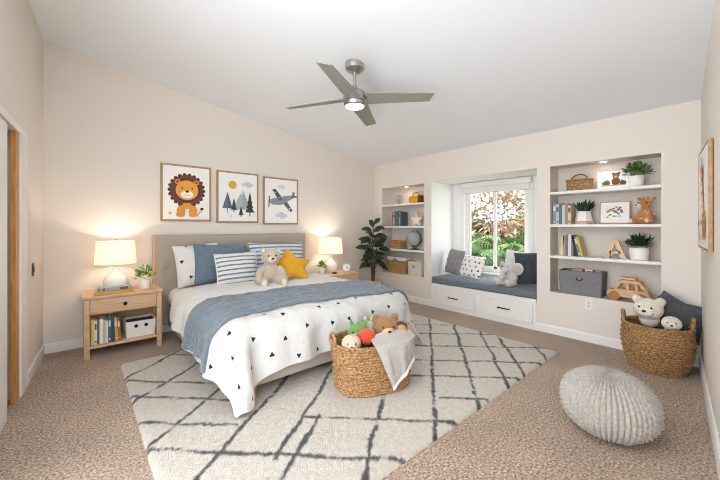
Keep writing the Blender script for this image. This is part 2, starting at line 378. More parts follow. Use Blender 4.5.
def dot_mat(name, base, dot, sx, sy, size, coord='UV', axes=('X', 'Y'), bump=.35, bscale=14, jitter=.3, squash=1., bdist=.02):
    """white cloth with a staggered print of small rounded triangles"""
    m_ = bpy.data.materials.new(name); m_.use_nodes = True; N = m_.node_tree.nodes; L = m_.node_tree.links; b = N['Principled BSDF']
    b.inputs['Roughness'].default_value = .9; b.inputs['Specular IOR Level'].default_value = .1; b.inputs['Sheen Weight'].default_value = .1
    tc = N.new('ShaderNodeTexCoord'); sp = N.new('ShaderNodeSeparateXYZ'); L.new(tc.outputs[coord], sp.inputs[0])
    A = lambda op, x, y=None: math_node(N, L, op, x, y)
    y = A('DIVIDE', sp.outputs[axes[1]], sy); row = A('FLOOR', y)
    x = A('ADD', A('DIVIDE', sp.outputs[axes[0]], sx), A('MULTIPLY', row, .5)); colm = A('FLOOR', x)
    cmb = N.new('ShaderNodeCombineXYZ'); L.new(colm, cmb.inputs[0]); L.new(row, cmb.inputs[1])
    wn = N.new('ShaderNodeTexWhiteNoise'); L.new(cmb.outputs[0], wn.inputs['Vector']); sc = N.new('ShaderNodeSeparateColor'); L.new(wn.outputs['Color'], sc.inputs[0])
    fx = A('MULTIPLY', A('SUBTRACT', A('SUBTRACT', x, colm), A('ADD', .5, A('MULTIPLY', A('SUBTRACT', sc.outputs[0], .5), jitter))), sx)
    fy = A('MULTIPLY', A('SUBTRACT', A('SUBTRACT', y, row), A('ADD', .5, A('MULTIPLY', A('SUBTRACT', sc.outputs[1], .5), jitter))), sy*squash)
    ang = A('MULTIPLY', sc.outputs[2], 6.28)
    ca, sa = A('COSINE', ang), A('SINE', ang)
    rx = A('SUBTRACT', A('MULTIPLY', fx, ca), A('MULTIPLY', fy, sa)); ry = A('ADD', A('MULTIPLY', fx, sa), A('MULTIPLY', fy, ca))
    e1 = A('MULTIPLY', ry, -1); e2 = A('ADD', A('MULTIPLY', rx, .866), A('MULTIPLY', ry, .5)); e3 = A('ADD', A('MULTIPLY', rx, -.866), A('MULTIPLY', ry, .5))
    tri = A('MAXIMUM', A('MAXIMUM', e1, e2), e3)
    rad = A('SQRT', A('ADD', A('MULTIPLY', fx, fx), A('MULTIPLY', fy, fy)))
    dd = A('MAXIMUM', tri, A('MULTIPLY', rad, .62)); mask = A('LESS_THAN', dd, size)
    mx = N.new('ShaderNodeMix'); mx.data_type = 'RGBA'; mx.inputs[6].default_value = lin(base); mx.inputs[7].default_value = lin(dot)
    L.new(mask, mx.inputs[0]); L.new(mx.outputs[2], b.inputs['Base Color'])
    n = N.new('ShaderNodeTexNoise'); n.inputs['Scale'].default_value = bscale; n.inputs['Detail'].default_value = 4; L.new(tc.outputs['Object'], n.inputs['Vector'])
    bp = N.new('ShaderNodeBump'); bp.inputs['Strength'].default_value = bump; bp.inputs['Distance'].default_value = bdist; L.new(n.outputs[0], bp.inputs['Height']); L.new(bp.outputs[0], b.inputs['Normal'])
    return m_

WICK = mat('wicker', '#B48D61', .7, var=.62, vscale=55, bump=.4, bscale=160, stretch=(1,1,2.2), vcol='#614227')
WICKL = mat('wicker_light', '#C39A66', .7, var=.5, vscale=60, bump=.4, bscale=160, stretch=(1,1,2), vcol='#85603A')
def woven(m, prof, rowh, stakes, amp, a=1., b=1., p=2., spp=4, vpp=4):
    """prof(t)->radius for height 0..H ; superellipse plan a,b with power p"""
    H, rf = prof
    rows = int(H/rowh); R = []
    n = stakes*spp
    for i in range(rows*vpp+1):
        z = i*rowh/vpp; row = i//vpp; ph = (i % vpp)/vpp
        bulge = math.sin(PI*ph); r0 = rf(z); ring = []
        for j in range(n):
            th = 2*PI*j/n; c, s = math.cos(th), math.sin(th)
            k = (abs(c)**p + abs(s)**p)**(-1/p)
            wv = .55 + .45*math.cos(PI*j/spp + PI*row)
            d = amp*bulge*wv
            ring.append(((r0*a*k + d)*c, (r0*b*k + d)*s, z))
        R.append(ring)
    m.grid(R, wrap=True)
    inner = []
    for i in range(9):
        z = H - i*(H-.02)/8; r0 = rf(z); inner.append([((r0*a*(abs(math.cos(t))**p+abs(math.sin(t))**p)**(-1/p)-.012)*math.cos(t), (r0*b*(abs(math.cos(t))**p+abs(math.sin(t))**p)**(-1/p)-.012)*math.sin(t), z) for t in [2*PI*j/48 for j in range(48)]])
    m.grid(inner, wrap=True); m.add(inner[-1], [tuple(range(48))])
    m.add([R[0][j] for j in range(n)], [tuple(range(n))[::-1]])
def rim_pts(r0, a, b, p, z, n=64, off=0):
    out = []
    for j in range(n):
        t = 2*PI*j/n; c, s = math.cos(t), math.sin(t); k = (abs(c)**p+abs(s)**p)**(-1/p)
        out.append(((r0*a*k+off)*c, (r0*b*k+off)*s, z))
    return out
def braid(m, pts, r=.011, tw=10):
    n = len(pts)
    for ph in (0, 2*PI/3, 4*PI/3):
        q = []
        for i in range(n*3):
            p0 = Vector(pts[(i//3) % n]); p1 = Vector(pts[(i//3+1) % n]); p = p0.lerp(p1, (i % 3)/3)
            a = ph + tw*2*PI*i/(n*3); rad = Vector((p.x, p.y, 0)).normalized()
            q.append(p + rad*math.cos(a)*r*.7 + Vector((0,0,1))*math.sin(a)*r*.7)
        m.tube(q, r*.75, 6, closed=True)
def leaf(m, base, direction, up, L, Wd, droop=.3, fold=.25, n=6):
    d = Vector(direction).normalized(); u = Vector(up); s = d.cross(u)
    if s.length < 1e-3: s = d.cross(Vector((1,0,0)))
    s.normalize(); u = s.cross(d).normalized(); rows = []
    for i in range(n+1):
        t = i/n; w = Wd/2*math.sin(PI*min(1, t*.96+.04))**.75 if t < 1 else 0
        c = Vector(base) + d*L*t - Vector((0,0,1))*droop*L*t*t
        rows.append([tuple(c - s*w + u*fold*w), tuple(c), tuple(c + s*w + u*fold*w)])
    m.grid(rows)
def bushy(m, c, r, n, L, Wd, zmin=-.3, upb=.3, rnd=random):
    for _ in range(n):
        th = rnd.uniform(0, 2*PI); z = rnd.uniform(zmin, 1); q = math.sqrt(max(0, 1-z*z))
        d = Vector((q*math.cos(th), q*math.sin(th), z+upb)); k = rnd.uniform(.35, 1)
        p = Vector(c) + Vector((d.x*r[0]*k, d.y*r[1]*k, (z)*r[2]*k))
        dd = d + Vector((rnd.uniform(-.6,.6), rnd.uniform(-.6,.6), rnd.uniform(-.4,.5)))
        leaf(m, p, dd, (rnd.uniform(-.4,.4), rnd.uniform(-.4,.4), 1), L*rnd.uniform(.7, 1.2), Wd*rnd.uniform(.8,1.2), .25, .2, 4)
def pot_lathe(m, r0, r1, h, th=.008, n=32, sx=1, sy=1):
    m.lathe([(r0*.9, 0), (r0, .006), (r1, h-.004), (r1-.002, h), (r1-th, h), (r1-th-.002, h-.02)], n, sx, sy)

def book(label, th, h, dp, col, loc, rz, lean=0, group=None, flat=False, cat='book', title=None):
    """upright: spine faces -Y; lying when flat"""
    cm = mat('book_'+col, col, .55); b_ = MB(); c = .0025
    root = MB()
    if flat: M = Matrix.Rotation(PI/2, 4, 'Y')
    x = th/2
    root.box(-x, -x+c, 0, dp, 0, h); root.box(x-c, x, 0, dp, 0, h); root.box(-x, x, -.001, c, 0, h)
    if int(h*1000+th*3000) % 3 == 0: root.slot = 1; root.box(-x+.003, x-.003, -.0018, -.0009, h*.62, h*.86); root.box(-x+.003, x-.003, -.0018, -.0009, h*.1, h*.16)
    tm = mat('book_band_'+('l' if sum(lin(col)[:3]) < 1.0 else 'd'), '#D9D0BF' if sum(lin(col)[:3]) < 1.0 else '#6A5A4B', .6)
    o = root.build('book', [cm, tm], smooth=False)
    p = MB(); p.box(-x+c, x-c, c, dp-.004, .003, h-.003); p.build('pages', mat('book_pages', '#EDE6D6', .8), o, smooth=False)
    o.location = loc; o.rotation_euler = (0, lean, rz)
    if flat: o.rotation_mode = 'XYZ'; o.rotation_euler = (0, PI/2, rz)
    tag(o, label, cat, group); return o

# ------------------------------------------------------------------ rug
lines = [(-.616,.788,c) for c in (2.46,2.07,1.57,1.13,.30,-.07,-.38,-.66,-.84,-1.15)] + [(.695,.719,c) for c in (3.12,3.5,3.9,4.25)]
RX0, RX1, RY0, RY1 = .29, 3.70, 1.19, 3.74
segs = []
for (a_, b_, c_) in lines: segs.append((a_, b_, c_, -9, 9))
segs += [(.695,.719,1.785,-9,9), (.695,.719,2.03,-9,-.9), (.695,.719,2.15,-.5,9), (.695,.719,2.44,.45,9), (.695,.719,2.80,.2,9), (.695,.719,2.33,-9,-.9), (.695,.719,2.57,-9,-1.0),
         (-.616,.788,.80,1.65,9), (-.616,.788,.695,1.5,2.12)]
def rug():
    m = MB(); sp = .0125; nx = int((RX1-RX0)/sp); ny = int((RY1-RY0)/sp); rows = []; cols = []
    lc, dc = lin('#CEC4B7'), lin('#38383B')
    for j in range(ny+1):
        r = []
        for i in range(nx+1):
            x = RX0 + (RX1-RX0)*i/nx; y = RY0 + (RY1-RY0)*j/ny
            e = min(i, nx-i, j, ny-j)
            z = .024 + .007*nz(x*55, y*55) + .005*nz(x*120, y*120, 5) + .003*nz(x*9, y*9, 2)
            if e < 3: z *= (.35, .75, .92)[e]
            if e == 0: z = .001
            jx, jy = .004*nz(x*90, y*90, 7), .004*nz(x*90, y*90, 11)
            if e == 0: jx *= 2.5; jy *= 2.5
            r.append((x+jx, y+jy, z))
            k = 0
            wob = .018*nz(x*5, y*5, 1) + .012*nz(x*30, y*30, 4)
            for (a_, b_, c_, t0, t1) in segs:
                dd = abs(a_*x + b_*y - c_ + wob)
                if dd < .05:
                    t = b_*x - a_*y
                    if not t0 <= t <= t1: continue
                    wd = .0135 + .007*nz(x*4+c_, y*4)
                    s_ = max(0, min(1, (wd - dd)/.008 + .5)) * (1 if nz(x*16, y*16, c_*3) > -.33 else .35)
                    k = max(k, s_)
            g = 1 + .16*nz(x*34, y*34, 8) + .12*nz(x*75, y*75, 3)
            cols.append(tuple((lc[q]*(1-k) + dc[q]*k)*g for q in range(3)) + (1,))
        rows.append(r)
    m.grid(rows); m.col = cols
    o = m.build('area_rug', attr_mat('rug_wool', .95, 1., 150, .012, .3), smooth=80)
    tag(o, 'large cream shag rug with dark diamond lattice under the bed', 'rug')
rug()

# ------------------------------------------------------------------ bed
GREIGE = mat('headboard_linen', '#B0A498', .9, var=.12, vscale=180, bump=.25, bscale=300, sheen=.2, spec=.1)
bed = thing('bed', 'king bed with tufted grey upholstered headboard and base', 'bed', (1.70, 3.4, 0))
bx, by = 1.70, 3.4
XL, XR, YF, YH = .72-bx, 2.74-bx, 2.30-by, 4.47-by
def headboard():
    m = MB(); w0, w1, z0, z1 = .675-bx, 2.70-bx, .12, 1.19; yf = 4.47-by
    nx, nzv = 64, 40; rows = []
    tufts = [(w0+(w1-w0)*(i+.5)/8, z) for i in range(8) for z in (.78, 1.02)]
    for j in range(nzv+1):
        r = []
        for i in range(nx+1):
            x = w0+(w1-w0)*i/nx; z = z0+(z1-z0)*j/nzv
            d = 0
            for (tx, tz) in tufts:
                q = math.hypot(x-tx, z-tz); d += .018*math.exp(-(q/.035)**2) + .006*math.exp(-((x-tx)/.02)**2)*math.exp(-((z-tz)/.16)**2)
            e = min(i, nx-i, nzv-j); ed = .014*max(0, 1-e/3)**2
            r.append((x, yf + d + ed, z))
        rows.append(r)
    m.grid(rows)
    y1 = 4.555-by
    m.add([(w0,yf+.014,z0),(w1,yf+.014,z0),(w1,yf+.014,z1),(w0,yf+.014,z1),(w0,y1,z0),(w1,y1,z0),(w1,y1,z1),(w0,y1,z1)], [(0,3,7,4),(1,5,6,2),(3,2,6,7),(4,7,6,5),(0,4,5,1)])
    hb = m.build('headboard', GREIGE, bed, smooth=60)
    for tx, tz in tufts: b_ = MB(); b_.blob((tx, yf+.016, tz), (.012,.008,.012), 10); b_.build('tufting_button', GREIGE, hb)
    b2 = MB(); b2.box(w0-.022, w0-.001, yf+.01, y1, .0, z1, .004); b2.build('side_post', OAK, hb, label='light oak edge of the headboard'); b2 = MB(); b2.box(w1+.001, w1+.022, yf+.01, y1, 0, z1, .004); b2.build('side_post', OAK, hb)
headboard()
m = MB(); m.box(XL+.08, XR-.03, YF+.03, YH-.01, .105, .33, .02, 3); m.build('bed_base', mat('base_linen', '#B7ADA2', .9, bump=.2, bscale=250, spec=.1), bed)
m = MB(); m.box(XL+.06, XR-.06, YF+.06, YH-.01, .335, .565, .13, 5); m.build('mattress', mat('mattress_cotton', '#F1EAE2', .9, bump=.15, bscale=60), bed)
for (lx, ly) in ((.99-bx, 2.38-by), (2.62-bx, 2.36-by), (.95-bx, 4.3-by), (2.5-bx, 4.3-by)):
    m = MB(); m.M = T3(lx, ly, .026); m.lathe([(.022,0),(.024,.004),(.034,.084)], 16); m.build('leg', HONEY, bed, label='turned honey wood leg')

# drapes share one surface over the mattress
x_l, x_r, y_f, zt, rr = .735, 2.745, 2.265, .60, .19
def drape(p, q, off=0., k=0):
    """p across, q along, in metres of cloth from the mattress"""
    a_ = x_l + rr; b_ = x_r - rr; f_ = y_f + rr
    ax = (a_ - p) if p < a_ else (p - b_ if p > b_ else 0); sg = -1 if p < a_ else 1
    ay = (f_ - q) if q < f_ else 0
    bxp = min(max(p, a_), b_); byp = max(q, f_)
    d = math.hypot(ax, ay)
    z = zt + .02*math.sin(PI*(bxp-x_l)/(x_r-x_l)) - .015*max(0, (f_+.25-byp)/.25)
    if d == 0: base = Vector((p, q, z))
    else:
        dx, dy = sg*ax/d, -ay/d
        fl = .20 if sg < 0 else .30
        corner = (2*abs(dx*dy))
        flare = (fl*abs(dx) + .14*abs(dy)) + .04*corner
        if d < rr*PI/2: o_, dr = rr*math.sin(d/rr), rr*(1-math.cos(d/rr))
        else:
            e = d - rr*PI/2; o_ = rr + flare*e; dr = rr + e*math.sqrt(max(.2, 1-flare*flare))
        s = (p*1.0 if ay > ax else q)
        hang = min(1, max(0, d-.06)/.25)
        ph = math.atan2(ay, max(ax, 1e-6))
        fold = hang*(.020*math.sin(s*11+k) + .012*math.sin(s*23+1.3+k))*(1-.6*corner)
        o_ += fold + .0
        base = Vector((bxp + dx*o_, byp + dy*o_, z - dr))
        if sg < 0 and ay > 0 and ax > 0: cq = corner*min(1, dr/.45)**1.5; base.x += .06*cq; base.y -= .10*cq
        if base.z < .035: base.z = .035 + .2*(base.z-.035) if base.z > -.1 else .02
    w = .012*nz(p*3.1, q*3.1, k) + .009*nz(p*8, q*8, 4+k) + .006*nz(p*17, q*17, 9)
    base.z += w*(1 if d < .1 else .3); 
    return base
def cloth(name, mt, p0, p1, q0, q1, off, n=(150, 120), thick=.014, kz=0, rufF=0., edge=None, parent=None):
    P = []
    for j in range(n[1]+1):
        r = []
        for i in range(n[0]+1):
            s, t = i/n[0], j/n[1]
            pa, pb, qa, qb = edge(s, t) if edge else (p0, p1, q0, q1)
            p = pa + (pb-pa)*s; q = qa + (qb-qa)*t
            r.append((p, q))
        P.append(r)
    e = .004; top, bot = [], []; uvs = []
    for r in P:
        rt, rb_ = [], []
        for (p, q) in r:
            c = drape(p, q); nx_ = drape(p+e, q)-drape(p-e, q); ny_ = drape(p, q+e)-drape(p, q-e); nn = nx_.cross(ny_)
            nn = nn.normalized() if nn.length > 1e-9 else Vector((0,0,1))
            ex = rufF*(nz(p*9, q*9, 31)*.5 + abs(math.sin(q*30 + 4*nz(p*4, q*4)))*.6)
            rt.append(tuple(c + nn*(off + ex))); rb_.append(tuple(c + nn*(off-thick)))
        top.append(rt); bot.append(rb_)
    m = MB(); m.grid(top); m.grid([r[::-1] for r in bot])
    nn_ = len(top[0]); 
    m.grid([top[0][::-1], bot[0][::-1]]); m.grid([top[-1], bot[-1]])
    m.grid([[r[0] for r in top], [r[0] for r in bot]]); m.grid([[r[-1] for r in top][::-1], [r[-1] for r in bot][::-1]])
    o = m.build(name, mt, parent, smooth=70)
    flat = [c for r in P for c in r]; nv = len(flat)
    allc = flat + [c for r in P for c in r[::-1]]
    uv = o.data.uv_layers.new(name='UVMap')
    for l in o.data.loops:
        i = l.vertex_index
        uv.data[l.index].uv = allc[i] if i < 2*nv else (0.001, 0.001)
    return o
DUV = dot_mat('duvet_print', '#CBC9C6', '#2A2B2E', .235, .165, .0122, bump=.5, bscale=12, jitter=.5, bdist=.03)
o = cloth('duvet', DUV, .455, 3.09, 1.985, 2.86, .012, (170, 70), edge=lambda s, t: (.45, 3.09, 1.985-.15*math.exp(-((s-.12)/.085)**2), 2.86)); tag(o, 'white duvet with small dark printed marks draped over the bed foot', 'duvet')
o = cloth('bed_sheet', WHITEF, .33, 3.10, 2.78, 3.98, .0125, (150, 60), thick=.012, edge=lambda s, t: (.465+.07*t, 3.06-.1*t, 2.84, 3.95+.10*math.sin(PI*s))); tag(o, 'plain white folded sheet between the blue throw and the pillows', 'sheet')
BLUE = mat('blue_quilt', '#747F88', .9, var=.25, vscale=45, bump=.6, bscale=42, sheen=.25, spec=.1, dist=.012)
o = cloth('throw_blanket', BLUE, .37, 3.08, 2.42, 3.12, .030, (170, 80), thick=.014, rufF=.017, edge=lambda s, t: (.49, 3.05, 2.44+.04*math.sin(6*s), 3.10+.05*math.sin(5*s+1)))
tag(o, 'crinkled blue grey throw blanket laid across the bed', 'blanket')
for o_ in [x for x in C.objects if x.get('category') in ('duvet', 'sheet', 'blanket')]: pass

# pillows
BLUEP = mat('blue_pillow', '#6C7C89', .9, var=.15, vscale=30, bump=.4, bscale=45, sheen=.2, spec=.1, dist=.01)
PDOT = dot_mat('pillow_print', '#DDDAD6', '#2E2F33', .22, .2, .014, coord='Object', axes=('X', 'Z'), bump=.3, bscale=14)
STR = stripe_mat('ticking_stripe', '#DAD8D4', '#75828E', 19, .36)
STR2 = stripe_mat('ticking_stripe_blue', '#DADBDC', '#728AA3', 18, .4)
ZP = .62
pillow('white pillow with dark marks standing against the headboard', .52, .50, .18, PDOT, (1.12, 4.24, ZP-.03), .06, .22, 1, roll=-.06)
pillow('plain blue pillow between the white pillow and the striped ones', .64, .49, .17, BLUEP, (1.33, 4.12, ZP-.02), -.04, .26, 4, roll=.03)
pillow('blue and white striped pillow at the back behind the yellow star', .84, .48, .18, STR2, (2.14, 4.20, ZP-.02), .02, .26, 8, roll=.02)
pillow('grey and white striped pillow with fringed edge left of the teddy', .50, .38, .15, STR, (1.45, 3.88, ZP-.01), -.03, .35, 12, roll=-.02, piping=WHITEF)
def star_mb(R, th, n=120, m_=14):
    def rad(a):
        k = ((a - PI/2) % (2*PI/5))/(2*PI/5); k = abs(k-.5)*2
        return R*(.56 + .44*k**1.5)
    rows1, rows2 = [], []
    for i in range(m_+1):
        t = i/m_; r1, r2 = [], []
        for j in range(n):
            a = 2*PI*j/n; r = rad(a)*t
            y = th/2*math.sqrt(max(0, 1-t**2.4))*(1+.12*nz(r*8*math.cos(a), r*8*math.sin(a)))
            r1.append((r*math.cos(a), -y, r*math.sin(a))); r2.append((r*math.cos(a), y, r*math.sin(a)))
        rows1.append(r1); rows2.append(r2)
    m = MB(); m.grid(rows1, wrap=True); m.grid([r[::-1] for r in rows2], wrap=True); return m
o = star_mb(.255, .15).build('star_cushion', mat('mustard_cotton', '#E0A62C', .9, var=.1, vscale=20, bump=.4, bscale=50, sheen=.2, spec=.1, dist=.01))
o.scale = (1.25, 1, 1); o.location = (2.06, 3.74, ZP+.165); o.rotation_euler = (-.62, .06, .03); tag(o, 'mustard yellow star shaped cushion leaning on the striped pillow', 'pillow', 'cushions on the bed')

# ------------------------------------------------------------------ plush toys
def plush(name, hexc, var=.12, bs=180):
    return mat('plush_'+name, hexc, .95, var=var, vscale=60, bump=1., bscale=bs, sheen=.4, spec=.05, dist=.006)
BEIGE, CREAM, WHITEP, BROWN, GREYP = plush('beige', '#C9B8A6'), plush('cream', '#E8DAC6'), plush('white', '#EADFCF'), plush('brown', '#99704A'), plush('grey', '#D8D3CE')
def sitting_bear(label, loc, rz, s, fur, muzz, cat='soft toy', name='teddy_bear', group=None, look=0., lean=0.):
    t = thing(name, label, cat, loc, rz, group)
    m = MB(); k = s/.42
    def B(c, r, rot=None): m.blob(tuple(x*k for x in c), tuple(x*k for x in (r if isinstance(r, tuple) else (r,)*3)), 24, rot)
    B((0,.02,.12), (.095,.085,.125)); B((0,.015,.20), (.07,.065,.07))
    hz = (0,-.01,.305); Rl = R3(0, lean, look)
    def Hd(c): v = Rl @ (Vector(c)-Vector(hz)) + Vector(hz); return tuple(v)
    B(hz, (.098,.088,.088)); B(Hd((0,-.07,.285)), (.05,.045,.04))
    for sx in (-1, 1):
        B(Hd((sx*.075,.0,.375)), (.034,.02,.034))
        m.tube([Vector((sx*.075*k,.0,.20*k)), Vector((sx*.12*k,-.02*k,.14*k)), Vector((sx*.135*k,-.06*k,.075*k))], [.036*k,.038*k,.036*k], 14)
        B((sx*.137,-.07,.065), .038)
        m.tube([Vector((sx*.055*k,.0,.055*k)), Vector((sx*.085*k,-.10*k,.05*k)), Vector((sx*.095*k,-.17*k,.05*k))], [.05*k,.048*k,.044*k], 14)
        B((sx*.095,-.175,.06), (.042,.04,.055))
    fused(m, .007*k, 3).build('body', fur, t)
    m = MB(); m.blob(tuple(x*k for x in Hd((0,-.078,.285))), (.044*k,.046*k,.036*k), 20); m.build('muzzle', muzz, t, label='pale muzzle')
    m = MB(); m.blob(tuple(x*k for x in Hd((0,-.124,.298))), (.017*k,.010*k,.012*k), 12); m.build('nose', EYE, t, label='black nose')
    for sx in (-1, 1):
        m = MB(); m.blob(tuple(x*k for x in Hd((sx*.038,-.085,.325))), .0095*k, 12); m.build('eye', EYE, t)
        m = MB(); m.blob(tuple(x*k for x in Hd((sx*.076,-.016,.376))), (.02*k,.008*k,.02*k), 12); m.build('inner_ear', muzz, t)
        m = MB(); m.blob((sx*.097*k,-.214*k,.062*k), (.028*k,.010*k,.036*k), 14); m.build('foot_pad', muzz, t)
    return t
sitting_bear('beige teddy bear sitting on the bed before the pillows', (1.72, 3.62, ZP-.03), -.25, .47, BEIGE, CREAM)

# ------------------------------------------------------------------ nightstands
def nightstand(loc, label, W_, D_, H_, group):
    t = thing('nightstand', label, 'nightstand', loc, 0, group); w, d = W_/2, D_/2
    m = MB(); m.box(-w-.012, w+.012, -d-.012, d, H_-.026, H_, .005); m.build('top', OAKH, t)
    for sx in (-1, 1):
        for sy in (-1, 1):
            x0 = -w if sx < 0 else w-.045; y0 = -d if sy < 0 else d-.045
            m = MB(); m.box(x0, x0+.045, y0, y0+.045, 0, H_-.026, .003); m.build('leg', OAK, t)
    for sx in (-1, 1):
        x0 = -w+.008 if sx < 0 else w-.026
        m = MB(); m.box(x0, x0+.018, -d+.045, d-.045, H_-.19, H_-.027); m.build('side_panel', OAKH, t)
    m = MB(); m.box(-w+.045, w-.045, d-.02, d-.008, .10, H_-.027); m.build('back_panel', OAKH, t)
    m = MB(); m.box(-w+.004, w-.004, -d+.004, d-.004, .10, .124, .003); m.build('shelf', OAKH, t)
    m = MB(); m.box(-w+.046, w-.046, -d+.05, d-.022, H_-.19, H_-.178); m.build('divider', OAKH, t)
    m = MB(); m.box(-w+.048, w-.048, -d+.006, -d+.024, H_-.175, H_-.03, .003); dr = m.build('drawer', OAKH, t)
    m = MB(); m.M = T3(0, -d+.006, H_-.10) @ R3(PI/2); m.lathe([(.007,0),(.007,.012),(.017,.016),(.018,.024),(.010,.028)], 20); m.build('knob', BLACKM, dr, label='dark round knob')
    return t
nightstand((.355, 4.325, 0), 'light oak nightstand with open shelf holding books and a white bin', .65, .46, .61, 'nightstands beside the bed')
nightstand((3.10, 4.25, 0), 'light oak nightstand behind the bed, between headboard and rubber plant', .66, .46, .55, 'nightstands beside the bed')
SHADE = bpy.data.materials.new('lamp_shade'); SHADE.use_nodes = True
N = SHADE.node_tree.nodes; L = SHADE.node_tree.links; N.clear()
o_ = N.new('ShaderNodeOutputMaterial'); d_ = N.new('ShaderNodeBsdfDiffuse'); d_.inputs[0].default_value = lin('#F7F0E6'); t_ = N.new('ShaderNodeBsdfTranslucent'); t_.inputs[0].default_value = lin('#FBF0E0')
x_ = N.new('ShaderNodeMixShader'); x_.inputs[0].default_value = .55; L.new(d_.outputs[0], x_.inputs[1]); L.new(t_.outputs[0], x_.inputs[2]); L.new(x_.outputs[0], o_.inputs[0])
def lamp(loc, label, r_sh, h_sh, z_sh, watts, base='gourd'):
    t = thing('table_lamp', label, 'lamp', loc, 0, 'bedside lamps')
    zs = z_sh
    m = MB(); m.lathe([(.06,0),(.085,.006),(.105,.05),(.112,.09),(.100,.135),(.065,.175),(.035,.195),(.026,.215),(.022,zs-.03)], 36); m.build('lamp_base', CERA, t)
    m = MB(); m.lathe([(.012, zs-.03),(.012, zs+.04),(.018, zs+.05),(.018, zs+.075)], 16)
    m.build('socket', NICKEL, t)
    m = MB(); m.lathe([(r_sh, zs), (r_sh*.9, zs+h_sh)], 48, cap=False)
    m.lathe([(r_sh*.9-.003, zs+h_sh), (r_sh-.003, zs)], 48, cap=False); sh = m.build('lamp_shade', SHADE, t)
    m = MB()
    for r_, z_ in ((r_sh, zs), (r_sh*.9, zs+h_sh)): m.tube([(r_*math.cos(2*PI*i/48), r_*math.sin(2*PI*i/48), z_) for i in range(48)], .004, 6, closed=True)
    for i in range(3):
        a = 2*PI*i/3; m.tube([(0,0,zs+h_sh-.012), (r_sh*.9*math.cos(a), r_sh*.9*math.sin(a), zs+h_sh-.004)], .002, 6)
    m.tube([(0,0,zs+.07), (0,0,zs+h_sh+.012)], .003, 6); m.build('shade_rim', mat('shade_trim', '#E9DDCB', .8), t)
    m = MB(); m.blob((0,0,zs+h_sh+.018), (.008,.008,.012), 12); m.build('finial', NICKEL, t)
    m = MB(); m.blob((0,0,zs+.11), .028, 16); m.build('bulb', emis('bulb_glow', '#FFDDB0', 6), t)
    d = bpy.data.lights.new('lamp_light', 'POINT'); d.energy = watts; d.color = (1, .86, .70); d.shadow_soft_size = .03
    l = bpy.data.objects.new('lamp_light', d); C.objects.link(l); l.parent = t; l.location = (0, 0, zs+.145)
    return t
lamp((.295, 4.345, .611), 'white ceramic lamp with lit shade behind the stacked books', .185, .235, .285, 6)
lamp((3.12, 4.35, .551), 'white lamp with lit wide shade beside the alarm clock', .20, .25, .30, 6.5)
# on the left nightstand
book('yellow book with pale pages at the bottom of the nightstand pile', .030, .31, .20, '#C6A049', (.12, 4.135, .627), 0, flat=True, group='books lying on the nightstand')
book('grey blue book on top of the nightstand pile', .032, .27, .18, '#9BA3A3', (.15, 4.14, .6595), .05, flat=True, group='books lying on the nightstand')
def tuft_plant(loc, label, pr0, pr1, ph, fr, n, L_, W_, gm, rz=0, group='potted plants on furniture', pm=None, cz_=.5, name='potted_plant', sx=1):
    t = thing(name, label, 'plant', loc, rz, group)
    m = MB(); pot_lathe(m, pr0, pr1, ph, sx=sx); m.build('pot', pm or CERA, t)
    m = MB(); m.lathe([(.004, ph-.018), (pr1-.009, ph-.014)], 24, sx, 1, cap=False); m.build('soil', SOIL, t)
    m = MB(); rnd = random.Random(label); bushy(m, (0,0,ph+fr[2]*cz_*.4), fr, n, L_, W_, -.1, .45, rnd); m.build('foliage', gm, t); return t
tuft_plant((.545, 4.27, .611), 'small bright green plant in white pot on the oak nightstand', .045, .055, .095, (.085,.085,.12), 80, .055, .022, GREEN2)
tuft_plant((2.83, 4.18, .551), 'small green succulent in white pot before the bedside lamp', .042, .052, .09, (.07,.07,.09), 50, .055, .026, GREEN2)
t = thing('alarm_clock', 'round white faced alarm clock with steel rim', 'clock', (3.27, 4.12, .551), -.6)
m = MB(); m.M = T3(0,.012,.078) @ R3(PI/2); m.lathe([(.066,-.026),(.070,-.02),(.070,.02),(.064,.025),(.060,.02)], 36); m.build('case', NICKEL, t)
m = MB(); m.M = T3(0,.012-.0205,.078) @ R3(PI/2); m.lathe([(.061,-.001),(.061,.001)], 36); m.build('dial', PAPER, t)
m = MB(); m.M = T3(0,-.012,.078); m.prism([(-.003,-.006),(.003,-.006),(.002,.032),(-.002,.032)], -.002, 0); m.M = T3(0,-.012,.078) @ R3(0,1.9,0); m.prism([(-.0025,-.006),(.0025,-.006),(.002,.045),(-.002,.045)], -.003, -.001); m.build('clock_hands', DARK, t)
for sx in (-1, 1):
    m = MB(); m.tube([(sx*.035,.012,.018),(sx*.048,.012,.0)], [.006,.005], 8); m.build('foot', NICKEL, t)
m = MB(); m.lathe([(.02,0),(.04,.006),(.045,.016),(.041,.016),(.036,.009),(.0,.007)], 24, cap=False); single(m, 'trinket_dish', mat('dark_dish', '#3C2E27', .4), 'small dark dish between succulent and alarm clock', 'dish', (3.03, 4.12, .551))
